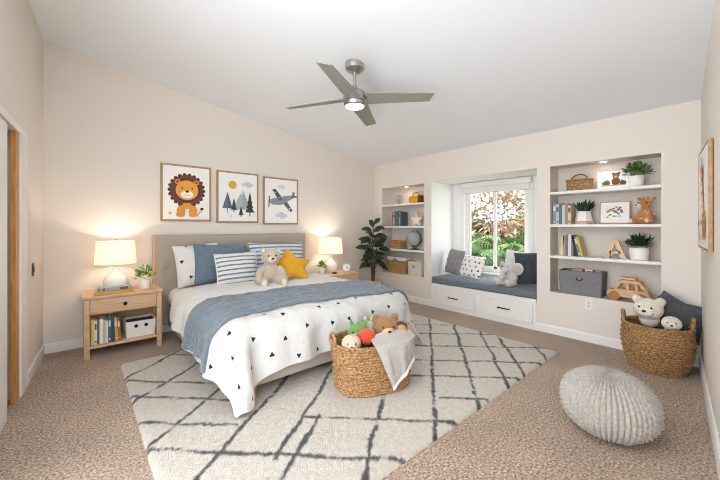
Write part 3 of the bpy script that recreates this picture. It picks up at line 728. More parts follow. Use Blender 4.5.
# on the lower shelf
cols = ['#D8BE74','#E8E0CC','#5F6B70','#EDE7DA','#C8B48C','#E4DCC8','#3F6A88','#2F4E68','#C9983F','#8C6A44']
names = ['pale yellow','cream','slate grey','white','tan','ivory','mid blue','dark blue','mustard','brown']
x = .085
ordn = ['first','second','third','fourth','fifth','sixth','seventh','eighth','ninth','tenth']
for i, (c_, nm) in enumerate(zip(cols, names)):
    th = (.022,.020,.016,.024,.018,.02,.022,.024,.024,.02)[i]; h_ = (.25,.24,.22,.245,.235,.22,.255,.25,.24,.225)[i]
    ln = .05 if i >= 8 else 0
    x += th + .0022 + (.006 if i == 8 else 0)
    book('%s book, %s from the left on the nightstand shelf' % (nm, ordn[i]), th, h_, .17, c_, (x-th/2, 4.135, .1265 + (.0015 if ln else 0)), 0, -ln, 'upright books in the nightstand')
def fabric_bin(loc, label, rz, w, d, h, mt, inner, taper=.9, eyelets=(), strap=None, group=None, name='storage_bin', seam=None):
    t = thing(name, label, 'storage bin', loc, rz, group); th = .012
    def ring(x, y, z, r=.018, n=5):
        o_ = []
        for cx_, cy_, a0 in ((x-r,y-r,0),(-x+r,y-r,PI/2),(-x+r,-y+r,PI),(x-r,-y+r,1.5*PI)):
            for i in range(n+1): a = a0+PI/2*i/n; o_.append((cx_+r*math.cos(a), cy_+r*math.sin(a), z))
        return o_
    m = MB(); rows = [ring(w/2*taper, d/2*taper, 0)] + [ring(w/2*(taper+(1-taper)*k/6), d/2*(taper+(1-taper)*k/6), h*k/6) for k in range(1, 7)] + [ring(w/2-th, d/2-th, h), ring(w/2-th, d/2-th, h*.85)]
    m.grid(rows, wrap=True); m.add(rows[0], [tuple(range(len(rows[0])))[::-1]]); b_ = m.build('body', mt, t, smooth=50)
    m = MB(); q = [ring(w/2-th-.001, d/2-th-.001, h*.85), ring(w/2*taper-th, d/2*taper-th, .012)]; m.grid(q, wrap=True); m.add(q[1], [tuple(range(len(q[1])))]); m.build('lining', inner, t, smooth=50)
    for ex in eyelets:
        m = MB(); yy = -d/2*(taper+(1-taper)*.72) - .001; m.M = T3(ex, yy, h*.70) @ R3(PI/2+.0); m.lathe([(.005,-.003),(.015,-.003),(.018,.001),(.014,.006),(.004,.005)], 20); m.build('eyelet', BLACKM, t, label='dark round handle stud')
    if strap:
        m = MB(); yy = -d/2*(taper+(1-taper)*.72); pts = [(strap*math.cos(a), yy-.006-.01*math.sin(a), h*.72-.025*math.sin(a)) for a in [PI*i/10 for i in range(11)]]
        m.tube(pts, .006, 8); m.build('handle', DARK, t)
    return t
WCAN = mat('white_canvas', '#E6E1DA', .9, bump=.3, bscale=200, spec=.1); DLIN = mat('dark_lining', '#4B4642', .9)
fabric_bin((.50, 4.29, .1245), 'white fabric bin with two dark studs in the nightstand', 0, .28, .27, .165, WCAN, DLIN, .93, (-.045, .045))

# ------------------------------------------------------------------ pictures
class Art:
    def __init__(s, w, h): s.m = MB(); s.w, s.h, s.y = w, h, -.001; s.mats = []
    def mt(s, hexc):
        k = mat('print_'+hexc, hexc, .6)
        if k not in s.mats: s.mats.append(k)
        s.m.slot = s.mats.index(k)
    def poly(s, pts, c):
        s.mt(c); s.y -= .00012
        s.m.add([((x-.5)*s.w, s.y, z*s.h) for x, z in pts], [tuple(range(len(pts)))])
    def disc(s, x, z, r, c, rz=None, n=28, rot=0):
        rz = rz or r; a = s.w/s.h
        P = []
        for i in range(n):
            t = 2*PI*i/n; px, pz = r*math.cos(t), rz*math.sin(t)
            P.append((x + px*math.cos(rot)-pz*math.sin(rot), z + (px*math.sin(rot)+pz*math.cos(rot))*a))
        s.poly(P, c)
    def cloud(s, x, z, k, c):
        for dx, dz, r in ((-.07,0,.04),(0,.015,.055),(.065,0,.042),(.02,-.012,.05)): s.disc(x+dx*k, z+dz*k, r*k, c, r*k*.8)
def picture(label, w, h, art, loc, rz, fr=FRAME, dep=.028, bar=.023, rx=0, group=None, matte=True):
    t = thing('framed_print', label, 'picture', loc, rz, group, rx=rx); x = w/2
    m = MB(); m.box(-x, -x+bar, -dep, 0, 0, h, .002); m.box(x-bar, x, -dep, 0, 0, h, .002); m.box(-x+bar, x-bar, -dep, 0, 0, bar, .002); m.box(-x+bar, x-bar, -dep, 0, h-bar, h, .002); m.build('frame', fr, t)
    m = MB(); m.box(-x+bar, x-bar, -dep+.003, -.004, bar, h-bar); m.build('paper', PAPER, t, smooth=False)
    o = art.m.build('artwork', art.mats, t, smooth=False); o.location = (0, -dep+.003, 0); return t
PW, PH = .58, .71
A = Art(PW, PH); cxl, czl = .50, .55
for i in range(22):
    a = 2*PI*i/22; A.disc(cxl+.315*math.cos(a), czl+.315*math.sin(a)*PW/PH, .062, '#5C3B30', .045, 14, a)
for i in range(22):
    a = 2*PI*(i+.5)/22; A.disc(cxl+.27*math.cos(a), czl+.27*math.sin(a)*PW/PH, .06, '#6E4636', .045, 14, a)
A.disc(cxl, czl, .27, '#5C3B30')
for sx in (-1, 1): A.disc(cxl+sx*.185, czl+.145, .055, '#E0953A'); A.disc(cxl+sx*.185, czl+.145, .03, '#8C5A36')
for sx in (-1, 1): A.disc(cxl+sx*.12, .18, .085, '#E0953A', .12); A.disc(cxl+sx*.13, .115, .09, '#E0953A', .05)
A.poly([(.42,.22),(.58,.22),(.58,.32),(.42,.32)], '#E0953A')
A.disc(cxl, czl, .225, '#E6A044', .215)
A.disc(cxl, czl-.075, .125, '#F6EBDA', .085)
A.disc(cxl, czl-.022, .036, '#33241F', .026)
for sx in (-1, 1): A.disc(cxl+sx*.10, czl+.035, .018, '#33241F'); A.disc(cxl+sx*.03, czl-.085, .03, '#33241F', .006)
A.poly([(.70,.11),(.715,.10),(.80,.20),(.79,.21)], '#E0953A'); A.disc(.80, .225, .035, '#33241F', .028)
A.disc(.17, .14, .03, '#E8B84A')
picture('oak framed print of a smiling orange lion', PW, PH, A, (1.035, VA-.001, 1.362), 0, group='prints above the headboard')
A = Art(PW, PH)
A.disc(.36, .74, .095, '#E2A83C')
A.cloud(.72, .76, 1.3, '#C9CCD2')
A.poly([(.35,.26),(.82,.26),(.60,.66)], '#B4B6B8'); A.poly([(.545,.56),(.655,.56),(.60,.66)], '#E6E6E6'); A.poly([(.60,.26),(.82,.26),(.60,.66)], '#A6A9AC')
A.poly([(.12,.28),(.36,.28),(.24,.60)], '#6C7681'); A.poly([(.24,.28),(.36,.28),(.24,.60)], '#5B6570'); A.poly([(.232,.20),(.248,.20),(.248,.28),(.232,.28)], '#4A4A4A')
def pine(x, z, w, h, c):
    for k in range(4):
        f = 1-k*.22; zz = z + h*.18 + h*.2*k; A.poly([(x-w*f/2, zz), (x+w*f/2, zz), (x, zz+h*.36)], c)
    A.poly([(x-.012, z), (x+.012, z), (x+.012, z+h*.2), (x-.012, z+h*.2)], '#3A302A')
pine(.78, .13, .24, .44, '#2F4038'); pine(.39, .21, .17, .24, '#3B5146'); pine(.56, .12, .14, .19, '#2F4038')
A.disc(.33, .13, .02, '#C9CCD2'); A.disc(.25, .17, .014, '#C9CCD2')
picture('oak framed print of grey mountain, pine trees and sun', PW, PH, A, (1.688, VA-.001, 1.345), 0, group='prints above the headboard')
A = Art(PW, PH)
A.cloud(.50, .80, 1.1, '#D6D9DE'); A.cloud(.50, .19, 1.6, '#CDD1D8')
A.poly([(.24,.74),(.33,.76),(.60,.50),(.47,.45)], '#4C5866'); A.poly([(.50,.50),(.64,.52),(.84,.30),(.76,.27)], '#5A6675')
A.poly([(.17,.46),(.24,.42),(.50,.42),(.90,.60),(.86,.65),(.50,.60),(.26,.55),(.18,.53)], '#8D8F99')
A.poly([(.84,.60),(.90,.61),(.88,.73),(.82,.70)], '#6D7078'); A.poly([(.79,.58),(.97,.60),(.95,.63),(.80,.62)], '#5A6675')
A.disc(.46, .545, .07, '#5B7082', .035, rot=.3); A.disc(.17, .49, .04, '#C9A46A', .05); A.poly([(.13,.36),(.16,.36),(.18,.60),(.15,.60)], '#4C5866')
A.disc(.33, .68, .022, '#D9DDE2'); A.disc(.74, .34, .022, '#D9DDE2')
picture('oak framed print of a grey toy airplane among clouds', PW, PH, A, (2.345, VA-.001, 1.325), 0, group='prints above the headboard')
A = Art(.62, .71)
def blobline(pts, r0, r1, c):
    for i in range(len(pts)-1):
        for k in range(8):
            t = (i+k/8)/(len(pts)-1); x_, z_ = [pts[i][q]*(1-k/8)+pts[i+1][q]*k/8 for q in (0, 1)]; A.disc(x_, z_, r0+(r1-r0)*t, c, n=16)
blobline([(.55,.30),(.50,.50),(.45,.68)], .10, .055, '#E2A04A'); A.disc(.60, .26, .19, '#E2A04A', .15)
for q in (.46,.56,.66,.74): blobline([(q,.24),(q,.10)], .032, .028, '#DD9640')
A.disc(.43, .74, .11, '#E6A850', .085); A.disc(.36, .71, .075, '#F3DDBB', .05)
for q in (.40,.47): blobline([(q,.79),(q-.005,.88)], .016, .014, '#8C5A36'); A.disc(q, .89, .026, '#5C3B30')
for sx, q in ((-1,.33),(1,.55)): A.disc(q, .80, .05, '#E2A04A', .026, rot=-sx*.4)
A.disc(.42, .76, .014, '#33241F'); A.disc(.33, .715, .010, '#33241F')
for (x_, z_) in ((.52,.42),(.48,.55),(.57,.48),(.60,.33),(.70,.27),(.52,.26),(.62,.20),(.46,.64)): A.disc(x_, z_, .033, '#A96A34', .026, n=9)
blobline([(.30,.10),(.24,.22),(.26,.34)], .02, .012, '#5F7A4A'); A.disc(.20,.25,.05,'#7B9460',.025,rot=.6); A.disc(.30,.28,.05,'#6E8A54',.025,rot=-.6)
ug = 3.30
picture('oak framed giraffe print on the wall above the big basket', .64, .71, A, (ug, fw(ug)+.012, 1.138), PI+RA+.028, dep=.022, bar=.014, group=None)

# ------------------------------------------------------------------ ceiling fan
fx_, fy_ = 1.98, 2.37; fz = 2.43
fan = thing('ceiling_fan', 'brushed nickel ceiling fan with four grey blades and light', 'ceiling fan', (fx_, fy_, fz))
zc = cz(fx_) - fz
m = MB(); m.lathe([(.03,zc-.075),(.06,zc-.07),(.088,zc-.045),(.092,zc-.015),(.092,zc+.014)], 32); m.build('canopy', NICKEL, fan)
m = MB(); m.tube([(0,0,.16),(0,0,zc-.07)], .015, 14); m.lathe([(.018,.17),(.026,.175),(.026,.20),(.016,.215)], 20); m.build('downrod', NICKEL, fan)
m = MB(); m.lathe([(.10,.042),(.112,.05),(.114,.09),(.104,.125),(.075,.15),(.045,.16),(.03,.175)], 40); m.build('motor_housing', NICKEL, fan)
m = MB(); m.lathe([(.088,.004),(.100,.012),(.104,.04),(.10,.044)], 40); m.build('light_ring', NICKEL, fan)
FANL = emis('fan_light', '#FFF6E8', 9)
m = MB(); m.lathe([(.002,-.012),(.045,-.010),(.078,-.003),(.092,.008),(.094,.016)], 40); m.build('light_diffuser', FANL, fan, label='glowing round white light')
BLADE = mat('blade_grey', '#9C978F', .55, var=.08, vscale=10, stretch=(1, 12, 12))
for k, ang in enumerate((-3, 77, 160, 252)):
    m = MB(); L0, L1 = .10, (.71, .80, .72, .69)[k]; rows = []; wl = lambda t: .088*(1-t) + .060*t
    for top in (0, 1):
        rows.append([])
    vs = []
    n = 10
    for i in range(n+1):
        t = i/n; xx = L0+(L1-L0)*t; w = wl(t)
        vs.append([(xx+(.03*t if 1 else 0), -w, .004), (xx+.0*t, w, .004), (xx+.0*t, w, -.004), (xx+.03*t, -w, -.004)])
    m.M = R3(math.radians(-13), 0, 0)
    m.grid(vs, wrap=True); m.add(vs[0], [(0,1,2,3)]); m.add(vs[-1], [(3,2,1,0)])
    b_ = m.build('blade', BLADE, fan, smooth=30); b_.rotation_euler = (0, 0, math.radians(ang-40.8)); b_.location = (0, 0, .08)
    m = MB(); m.M = R3(math.radians(-13), 0, 0); m.box(.085, .19, -.028, .028, .004, .009, .002); m.build('bracket', NICKEL, b_)
d = bpy.data.lights.new('fan_lamp', 'SPOT'); d.energy = 12; d.color = (1, .98, .96); d.shadow_soft_size = .09; d.spot_size = math.radians(165); d.spot_blend = .6
l = bpy.data.objects.new('fan_lamp', d); C.objects.link(l); l.parent = fan; l.location = (0, 0, -.02)

# ------------------------------------------------------------------ alcoves: shelves and downlights
def shelf(h, z, label):
    m = MB(); m.box(UB-.004, UB+DS-.001, h[0]+.001, h[1]-.001, z-.032, z, .003)
    o = m.build('shelf_board', TRIM); tag(o, label, 'shelf', 'white boards in the wall alcoves'); return o
ZL = (1.695, 1.30, .885); ZR = (1.71, 1.32, .945)
for z, w in zip(ZL, ('top', 'middle', 'bottom')): shelf(NL, z, '%s white shelf board in the narrow alcove beside the rubber plant' % w)
for z, w in zip(ZR, ('top', 'middle', 'bottom')): shelf(NR, z, '%s white shelf board in the alcove right of the window seat' % w)
def downlight(h, label, w):
    v = (h[0]+h[1])/2; t = thing('downlight', label, 'light', (UB+.13, v, h[3]), 0, 'alcove downlights')
    m = MB(); m.lathe([(.040,-.001),(.046,-.005),(.036,-.006),(.032,-.002)], 28); m.build('trim_ring', TRIM, t)
    m = MB(); m.lathe([(.003,-.0025),(.033,-.0025)], 28, cap=False); m.build('lens', emis('spot_glow', '#FFEBD0', 14), t)
    d = bpy.data.lights.new('spot', 'SPOT'); d.energy = w*.3; d.color = (1, .90, .78); d.spot_size = 2.3; d.spot_blend = .8; d.shadow_soft_size = .03
    l = bpy.data.objects.new('spot', d); C.objects.link(l); l.parent = t; l.location = (0, 0, -.012)
downlight(NL, 'small round downlight over the yellow bag', 5); downlight(NR, 'small round downlight over the framed bear print', 6)
us = UB + .125
def stack_books(specs, v, z, group, where, u=UB+.05):
    for i, (th, h_, c_, nm, ln) in enumerate(specs):
        v -= th + .0022 + (abs(ln)*h_*.45 if ln and (i == 0 or not specs[i-1][4]) else 0)
        book('%s book, %s from the left %s' % (nm, ordn[i], where), th, h_, .16, c_, (u, v+th/2, z + .001 + (th/2*abs(math.sin(ln)) if ln else 0)), RB, ln, group)
# left alcove
stack_books([(.03,.25,'#A8705A','rust'   ,0),(.028,.24,'#D9CDBB','cream',0),(.034,.26,'#6E5C50','brown',0),(.034,.25,'#5C7F86','teal',0),(.034,.265,'#3E6670','dark teal',0),(.03,.255,'#8FA9A4','sage',0),(.034,.245,'#4B5B66','slate',0)], 4.16, ZL[1], 'books in the narrow alcove', 'beside the wooden star')
t = thing('wire_ornament', 'grey wire ornament on the top shelf beside the yellow bag', 'ornament', (us, 4.04, ZL[0]), RB)
m = MB()
for k in range(4):
    a = PI*k/4; m.tube([(.06*math.cos(b_)*math.cos(a), .06*math.cos(b_)*math.sin(a), .10+.075*math.sin(b_)) for b_ in [2*PI*i/28 for i in range(28)]], .003, 6, closed=True)
m.build('wire_cage', mat('grey_wire', '#8F8A86', .4, metal=.7), t)
m = MB(); m.lathe([(.045,0),(.045,.012),(.012,.018),(.010,.03)], 24); m.build('base', mat('ornament_base', '#A39A92', .5), t)
t = thing('toy_bag', 'mustard yellow toy bag with brown end on the top shelf', 'bag', (us, 3.66, ZL[0]), RB)
m = MB(); m.box(-.125, .125, -.06, .06, 0, .13, .03, 4); m.build('body', mat('yellow_felt', '#E0A523', .9, bump=.3, bscale=100), t)
m = MB(); m.box(.07, .135, -.064, .064, .001, .138, .03, 4); m.build('end_flap', mat('brown_leather', '#7A4A2A', .6), t, label='brown leather end')
m = MB(); m.tube([(.075*math.cos(a), 0, .12+.07*math.sin(a)) for a in [PI*i/14 for i in range(15)]], .011, 10); m.build('handle', mat('yellow_strap', '#C98D1E', .8), t)
def star_outline(R, r, n=5, rot=PI/2): return [((R if i % 2 == 0 else r)*math.cos(rot+PI*i/n), (R if i % 2 == 0 else r)*math.sin(rot+PI*i/n)) for i in range(2*n)]
m = MB(); m.M = T3(0, 0, .115); m.prism(star_outline(.135, .062), -.02, .02); single(m, 'wooden_star', mat('pale_wood_star', '#F2E2CC', .6, var=.1), 'pale wooden star standing at the end of the teal books', 'ornament', (us-.03, 3.61, ZL[1]-.006), RB, smooth=False)
t = thing('crate', 'small slatted wooden crate on the shelf beside the globe', 'crate', (us, 4.08, ZL[2]), RB)
CR = mat('crate_wood', '#BE8F55', .6, var=.3, vscale=20)
for z0 in (.0, .052, .104):
    for y0 in (-.08, .068):
        m = MB(); m.box(-.12, .12, y0, y0+.012, z0+.001, z0+.042, .002); m.build('slat', CR, t)
for sx in (-.132, .12):
    m = MB(); m.box(sx, sx+.012, -.08, .08, .001, .146, .002); m.build('end_panel', CR, t)
m = MB(); m.box(-.12, .12, -.068, .068, .001, .012); m.build('bottom', CR, t)
t = thing('globe', 'blue grey world globe on a dark stand', 'globe', (us, 3.70, ZL[2]), RB)
GL = mat('globe_map', '#7D97AB', .35, var=.5, vscale=9, vcol='#B9AF95', detail=5)
m = MB(); m.M = T3(0, 0, .195) @ R3(0, .4, 0); m.blob((0,0,0), .135, 36); m.build('sphere', GL, t)
m = MB(); m.M = T3(0, 0, .195) @ R3(0, .4, 0); m.tube([(.147*math.cos(a), 0, .147*math.sin(a)) for a in [-PI/2+PI*i/20 for i in range(21)]], .006, 8); m.build('meridian_arm', BLACKM, t)
m = MB(); m.lathe([(.085,0),(.085,.012),(.03,.022),(.014,.035),(.012,.055)], 28); m.build('base', mat('globe_base', '#4A3B31', .4), t)
t = thing('wicker_basket', 'brown wicker basket with white cloth rim at the alcove bottom', 'basket', (us, 4.04, NL[2]), RB)
m = MB(); woven(m, (.285, lambda z: .155+.008*z/.28), .02, 18, .007, 1.32, .70, 6.); m.build('weave', WICKL, t)
m = MB(); rows = [rim_pts(.164+e_, 1.32, .70, 6., z_) for e_, z_ in ((.010,.235),(.013,.25),(.013,.29),(.008,.298),(-.004,.296),(-.010,.25))]; m.grid(rows, wrap=True); m.build('cloth_liner', WHITEF, t, label='white cloth liner folded over the rim')
m = MB(); m.tube([(.04*math.cos(a), -.131, .24+.022*math.sin(a)) for a in [2*PI*i/20 for i in range(20)]], .006, 8, closed=True); m.build('handle', DARK, t)
CANV = mat('cream_canvas', '#DCD3C3', .9, bump=.3, bscale=200, spec=.1)
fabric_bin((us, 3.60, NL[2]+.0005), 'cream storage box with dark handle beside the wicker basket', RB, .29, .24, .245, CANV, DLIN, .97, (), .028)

# right alcove
t = thing('wicker_basket', 'small wicker basket with arched handle on the top shelf', 'basket', (us, 1.205, ZR[0]), RB)
m = MB(); woven(m, (.125, lambda z: .092+.012*z/.125), .0165, 16, .006, 1.25, .85, 3.5); braid(m, rim_pts(.104, 1.25, .85, 3.5, .126), .006, 14); m.build('weave', WICK, t)
m = MB(); m.tube([(.085*math.cos(a), 0, .12+.075*math.sin(a)) for a in [PI*i/16 for i in range(17)]], .007, 8); m.build('handle', mat('basket_handle', '#7A4F2C', .7), t)
A = Art(.29, .20)
A.disc(.58,.40,.13,'#6B4A33',.15); A.disc(.58,.72,.11,'#7A553B'); A.disc(.49,.84,.045,'#6B4A33'); A.disc(.67,.84,.045,'#6B4A33'); A.disc(.58,.67,.05,'#C9A37C',.04)
A.disc(.28,.32,.13,'#4F6B3F',.09); A.disc(.26,.44,.05,'#5F7E49',.03,rot=.7); A.disc(.34,.45,.05,'#5F7E49',.03,rot=-.7); A.disc(.80,.30,.10,'#5A4A3A',.09); A.disc(.76,.42,.04,'#6B5A48'); A.poly([(.12,.16),(.88,.16),(.88,.22),(.12,.22)],'#C79A68')
picture('white framed brown bear print on the top alcove shelf', .29, .20, A, (us+.05, .895, ZR[0]+.002), RB, fr=TRIM, bar=.014, dep=.02, rx=-.10, group='small prints in the alcove')
tuft_plant((us, .69, ZR[0]), 'leafy green plant in white pot on the topmost shelf', .058, .072, .115, (.105,.09,.11), 170, .065, .022, mat('leaf_mid', '#55803C', .5, var=.5, vscale=14), RB, 'potted plants in the alcove')
stack_books([(.034,.255,'#7F97A8','grey blue',0),(.028,.24,'#B9C2C6','pale grey',0),(.03,.25,'#5F7382','slate blue',0),(.03,.235,'#C8C9C4','light stone',0),(.028,.245,'#A7927A','taupe',0),(.028,.225,'#D8C7A5','sand',0)], 1.465, ZR[1], 'books on the middle alcove shelf', 'beside the spiky plant')
t = thing('potted_plant', 'spiky dark plant in a white geometric pot with wooden base', 'plant', (us, 1.165, ZR[1]), RB, 'potted plants in the alcove')
m = MB(); m.lathe([(.098,.0),(.100,.002),(.100,.034),(.094,.038)], 6, 1, .9); m.build('wooden_base', OAK, t, smooth=False, label='light wood base')
m = MB(); m.lathe([(.092,.038),(.066,.15),(.062,.15),(.060,.13)], 6, 1, .9); m.build('pot', CERA, t, smooth=False)
m = MB(); rnd = random.Random(5)
for i in range(34):
    a = rnd.uniform(0, 2*PI); q = rnd.uniform(.1, .85); leaf(m, (.02*math.cos(a),   .02*math.sin(a), .13), (q*math.cos(a), q*math.sin(a)*.7, 1), (math.cos(a), math.sin(a), .3), rnd.uniform(.13,.20), .034, .15, .5, 6)
m.build('foliage', mat('spiky_leaf', '#2F4A33', .4, var=.4, vscale=30), t)
A = Art(.275, .25)
rnd = random.Random(9)
for (x_, z_, r_, q_, c_, ro) in ((.30,.56,.09,.045,'#8FA35E',.6),(.38,.62,.07,.04,'#D8874A',-.3),(.46,.68,.06,.03,'#C85A4A',.2),(.36,.40,.07,.03,'#7FA06A',.3),(.52,.54,.09,.05,'#6D7F96',-.5),(.62,.64,.07,.045,'#9A6B54',.9),(.72,.56,.05,.10,'#7E8894',.35),(.62,.46,.06,.05,'#B8934F',0),(.27,.30,.06,.022,'#C24E44',.1),(.50,.34,.09,.028,'#7FA06A',0),(.66,.34,.06,.03,'#A8B872',.3),(.56,.74,.05,.025,'#8C6A4A',-.2),(.68,.72,.04,.03,'#4B5563',.2)): A.disc(x_, z_, r_, c_, q_, 16, ro)
picture('oak framed print of colourful woodland creatures standing on the shelf', .275, .25, A, (us+.055, .885, ZR[1]+.003), RB, fr=OAK, bar=.012, dep=.02, rx=-.12, group='small prints in the alcove')
# plush deer
t = thing('plush_deer', 'orange brown plush deer with pale spots sitting on the shelf', 'soft toy', (us-.01, .61, ZR[1]), RB-.35)
DEER = plush('deer', '#C98B4D'); m = MB()
m.blob((0,.01,.075), (.062,.06,.078), 22); m.blob((0,.0,.14), (.04,.038,.05)); m.blob((-.005,-.02,.205), (.05,.05,.048), 22); m.blob((-.02,-.065,.19), (.032,.036,.028), 18)
for sx in (-1, 1):
    m.tube([(sx*.04,.0,.035),(sx*.065,-.06,.03),(sx*.07,-.10,.03)], [.032,.03,.026], 12); m.blob((sx*.07,-.105,.034), (.027,.024,.034))
    m.tube([(sx*.04,-.01,.13),(sx*.055,-.05,.08),(sx*.04,-.07,.04)], [.022,.022,.02], 12)
    m.tube([(sx*.03,.0,.235),(sx*.065,.005,.265),(sx*.085,.005,.275)], [.018,.016,.006], 10)
    m.tube([(sx*.014,-.01,.24),(sx*.016,-.005,.285)], [.009,.010], 8)
fused(m, .005, 3).build('body', DEER, t)
m = MB(); m.blob((-.023,-.075,.187), (.030,.034,.025), 18); m.build('muzzle', CREAM, t, label='cream muzzle')
m = MB(); m.blob((-.03,-.106,.196), (.010,.007,.007), 10); m.build('nose', EYE, t)
for sx in (-1, 1):
    m = MB(); m.blob((-.005+sx*.036,-.058,.222), .007, 10); m.build('eye', EYE, t)
    m = MB(); m.blob((sx*.071,-.129,.036), (.018,.006,.022), 12); m.build('foot_pad', CREAM, t)
m = MB()
for (a, zz) in ((-.9,.10),(-.4,.06),(.6,.11),(1.1,.07),(.2,.135),(-1.4,.07),(1.7,.10)):
    rr_ = .062*math.sqrt(max(.05, 1-((zz-.075)/.078)**2)); m.blob((rr_*math.sin(a), .01-rr_*math.cos(a), zz), (.011,.009,.011), 10)
m.build('spots', CREAM, t)
stack_books([(.026,.235,'#DCD2BD','ivory',.10),(.030,.25,'#C8A057','ochre',.02),(.024,.245,'#6F7690','lavender grey',0),(.030,.25,'#D9DDE0','white',0),(.022,.235,'#8A8F94','steel grey',0),(.026,.245,'#3B3F44','charcoal',-.20),(.024,.24,'#7C8A6A','olive',-.22),(.022,.235,'#C9B46A','yellow',-.24)], 1.40, ZR[2], 'books on the lowest alcove shelf', 'on the shelf with the letter')
m = MB(); zt_ = .205
m.prism([(-.10,0),(-.055,0),(0,.155),(.055,0),(.10,0),(.026,zt_),(-.026,zt_)][::1], -.018, .018)
m2 = MB(); 
m.box(-.05, .05, -.018, .018, .052, .082); single(m, 'wooden_letter', mat('letter_wood', '#E2C29C', .6, var=.15, vscale=15), 'freestanding light wood letter A beside the grassy plant', 'letter', (us-.02, .865, ZR[2]+.001), RB, smooth=False)
tuft_plant((us-.01, .665, ZR[2]), 'bushy grass plant in wide white pot on the lowest shelf', .076, .086, .125, (.11,.10,.10), 240, .075, .014, mat('grass_leaf', '#35582F', .5, var=.5, vscale=20), RB, 'potted plants in the alcove')
GFELT = mat('grey_felt', '#858387', .95, var=.2, vscale=90, bump=.4, bscale=200, spec=.05)
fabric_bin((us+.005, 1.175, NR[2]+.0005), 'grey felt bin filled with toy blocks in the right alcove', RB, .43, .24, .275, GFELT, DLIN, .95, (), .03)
# things in the grey bin
WB = mat('block_wood', '#D9B98E', .6, var=.15)
for i, (dv, du, w_, h_, c_, lab) in enumerate(((-.05,0,.10,.05,WB,'light wood toy block on the left in the grey bin'),(.07,-.02,.07,.06,mat('block_cream','#E6DCC9',.6),'cream toy block in the middle of the grey bin'),(.14,.03,.06,.045,mat('block_tan','#C49B6C',.6),'tan toy block on the right in the grey bin'))):
    m = MB(); m.box(-w_/2, w_/2, -.04, .04, -.19, h_, .006); m.slot = 1; m.box(-w_/2+.012, w_/2-.012, -.0415, -.0395, h_*.25, h_*.75)
    single(m, 'toy_block', [c_, mat('block_paint', '#A9744A', .6)], lab, 'toy', (us+.005+du, 1.175-dv, NR[2]+.24), RB+.1*i, 'blocks in the grey bin')
# toy car
t = thing('toy_car', 'light wood toy car with round wheels on the alcove floor', 'toy', (us-.045, .745, NR[2]), RB-.06)
CARW = mat('car_wood', '#DDB384', .55, var=.2, vscale=12, stretch=(1, 4, 6)); CARD = mat('wheel_wood', '#B07A45', .55, var=.15)
def arc(cx_, cz_, r_, a0, a1, n=8): return [(cx_+r_*math.cos(a0+(a1-a0)*i/n), cz_+r_*math.sin(a0+(a1-a0)*i/n)) for i in range(n+1)]
low = [(-.175,.045),(.18,.045),(.185,.085),(.155,.125),(-.10,.125),(-.16,.108),(-.178,.08)]
m = MB(); m.prism(low, -.055, .055)
for xs in ((-.105,.125,-.065,.195,.014),(.0,.125,.0,.2,.012),(.075,.125,.07,.2,.012),(.155,.12,.10,.195,.016)):
    x0_, z0_, x1_, z1_, w_ = xs
    for y0 in (-.05, .036): m.prism([(x0_-w_,z0_),(x0_+w_,z0_),(x1_+w_,z1_),(x1_-w_,z1_)], y0, y0+.014)
m.prism([(-.085,.19),(.12,.19),(.105,.215),(.06,.225),(-.04,.225),(-.075,.212)], -.055, .055)
m.build('car_body', CARW, t, smooth=False)
m = MB(); m.box(-.065, .065, -.045, .045, .228, .252, .003)
for q in (-.05, .05):
    m.box(q-.008, q+.008, -.04, .04, .2235, .229)
m.build('roof_rack', CARW, t)
for q in (-.11, .115):
    for y0 in (-.075, .057):
        m = MB(); m.M = T3(q, y0+.018, .048) @ R3(PI/2); m.lathe([(.030,0),(.044,.001),(.048,.005),(.048,.013),(.044,.017),(.030,.018),(.012,.018),(.012,.021),(.004,.021)], 30); m.build('wheel', CARD, t)
# outlet and light switch
t = thing('wall_outlet', 'white wall outlet below the right alcove', 'outlet', (UB-.0005, 1.08, .36), RB)
m = MB(); m.box(-.036, .036, -.006, 0, 0, .115, .002); m.build('plate', TRIM, t)
m = MB(); m.slot = 0
for z0 in (.03, .068): m.box(-.016, .016, -.0075, -.005, z0, z0+.026, .003)
m.build('socket', mat('outlet_grey', '#CFCBC6', .5), t)
t = thing('light_switch', 'small dark switch plate on the wall beside the closet', 'light switch', (lw(4.05)+.0005, 4.05, .86), PI/2+LA)
m = MB(); m.box(-.030, .030, -.008, 0, 0, .115, .002); m.build('plate', mat('switch_bronze', '#6A5A50', .5), t)
m = MB(); m.box(-.012, .012, -.013, -.007, .035, .08, .002); m.build('rocker', mat('switch_dark', '#453A34', .5), t)

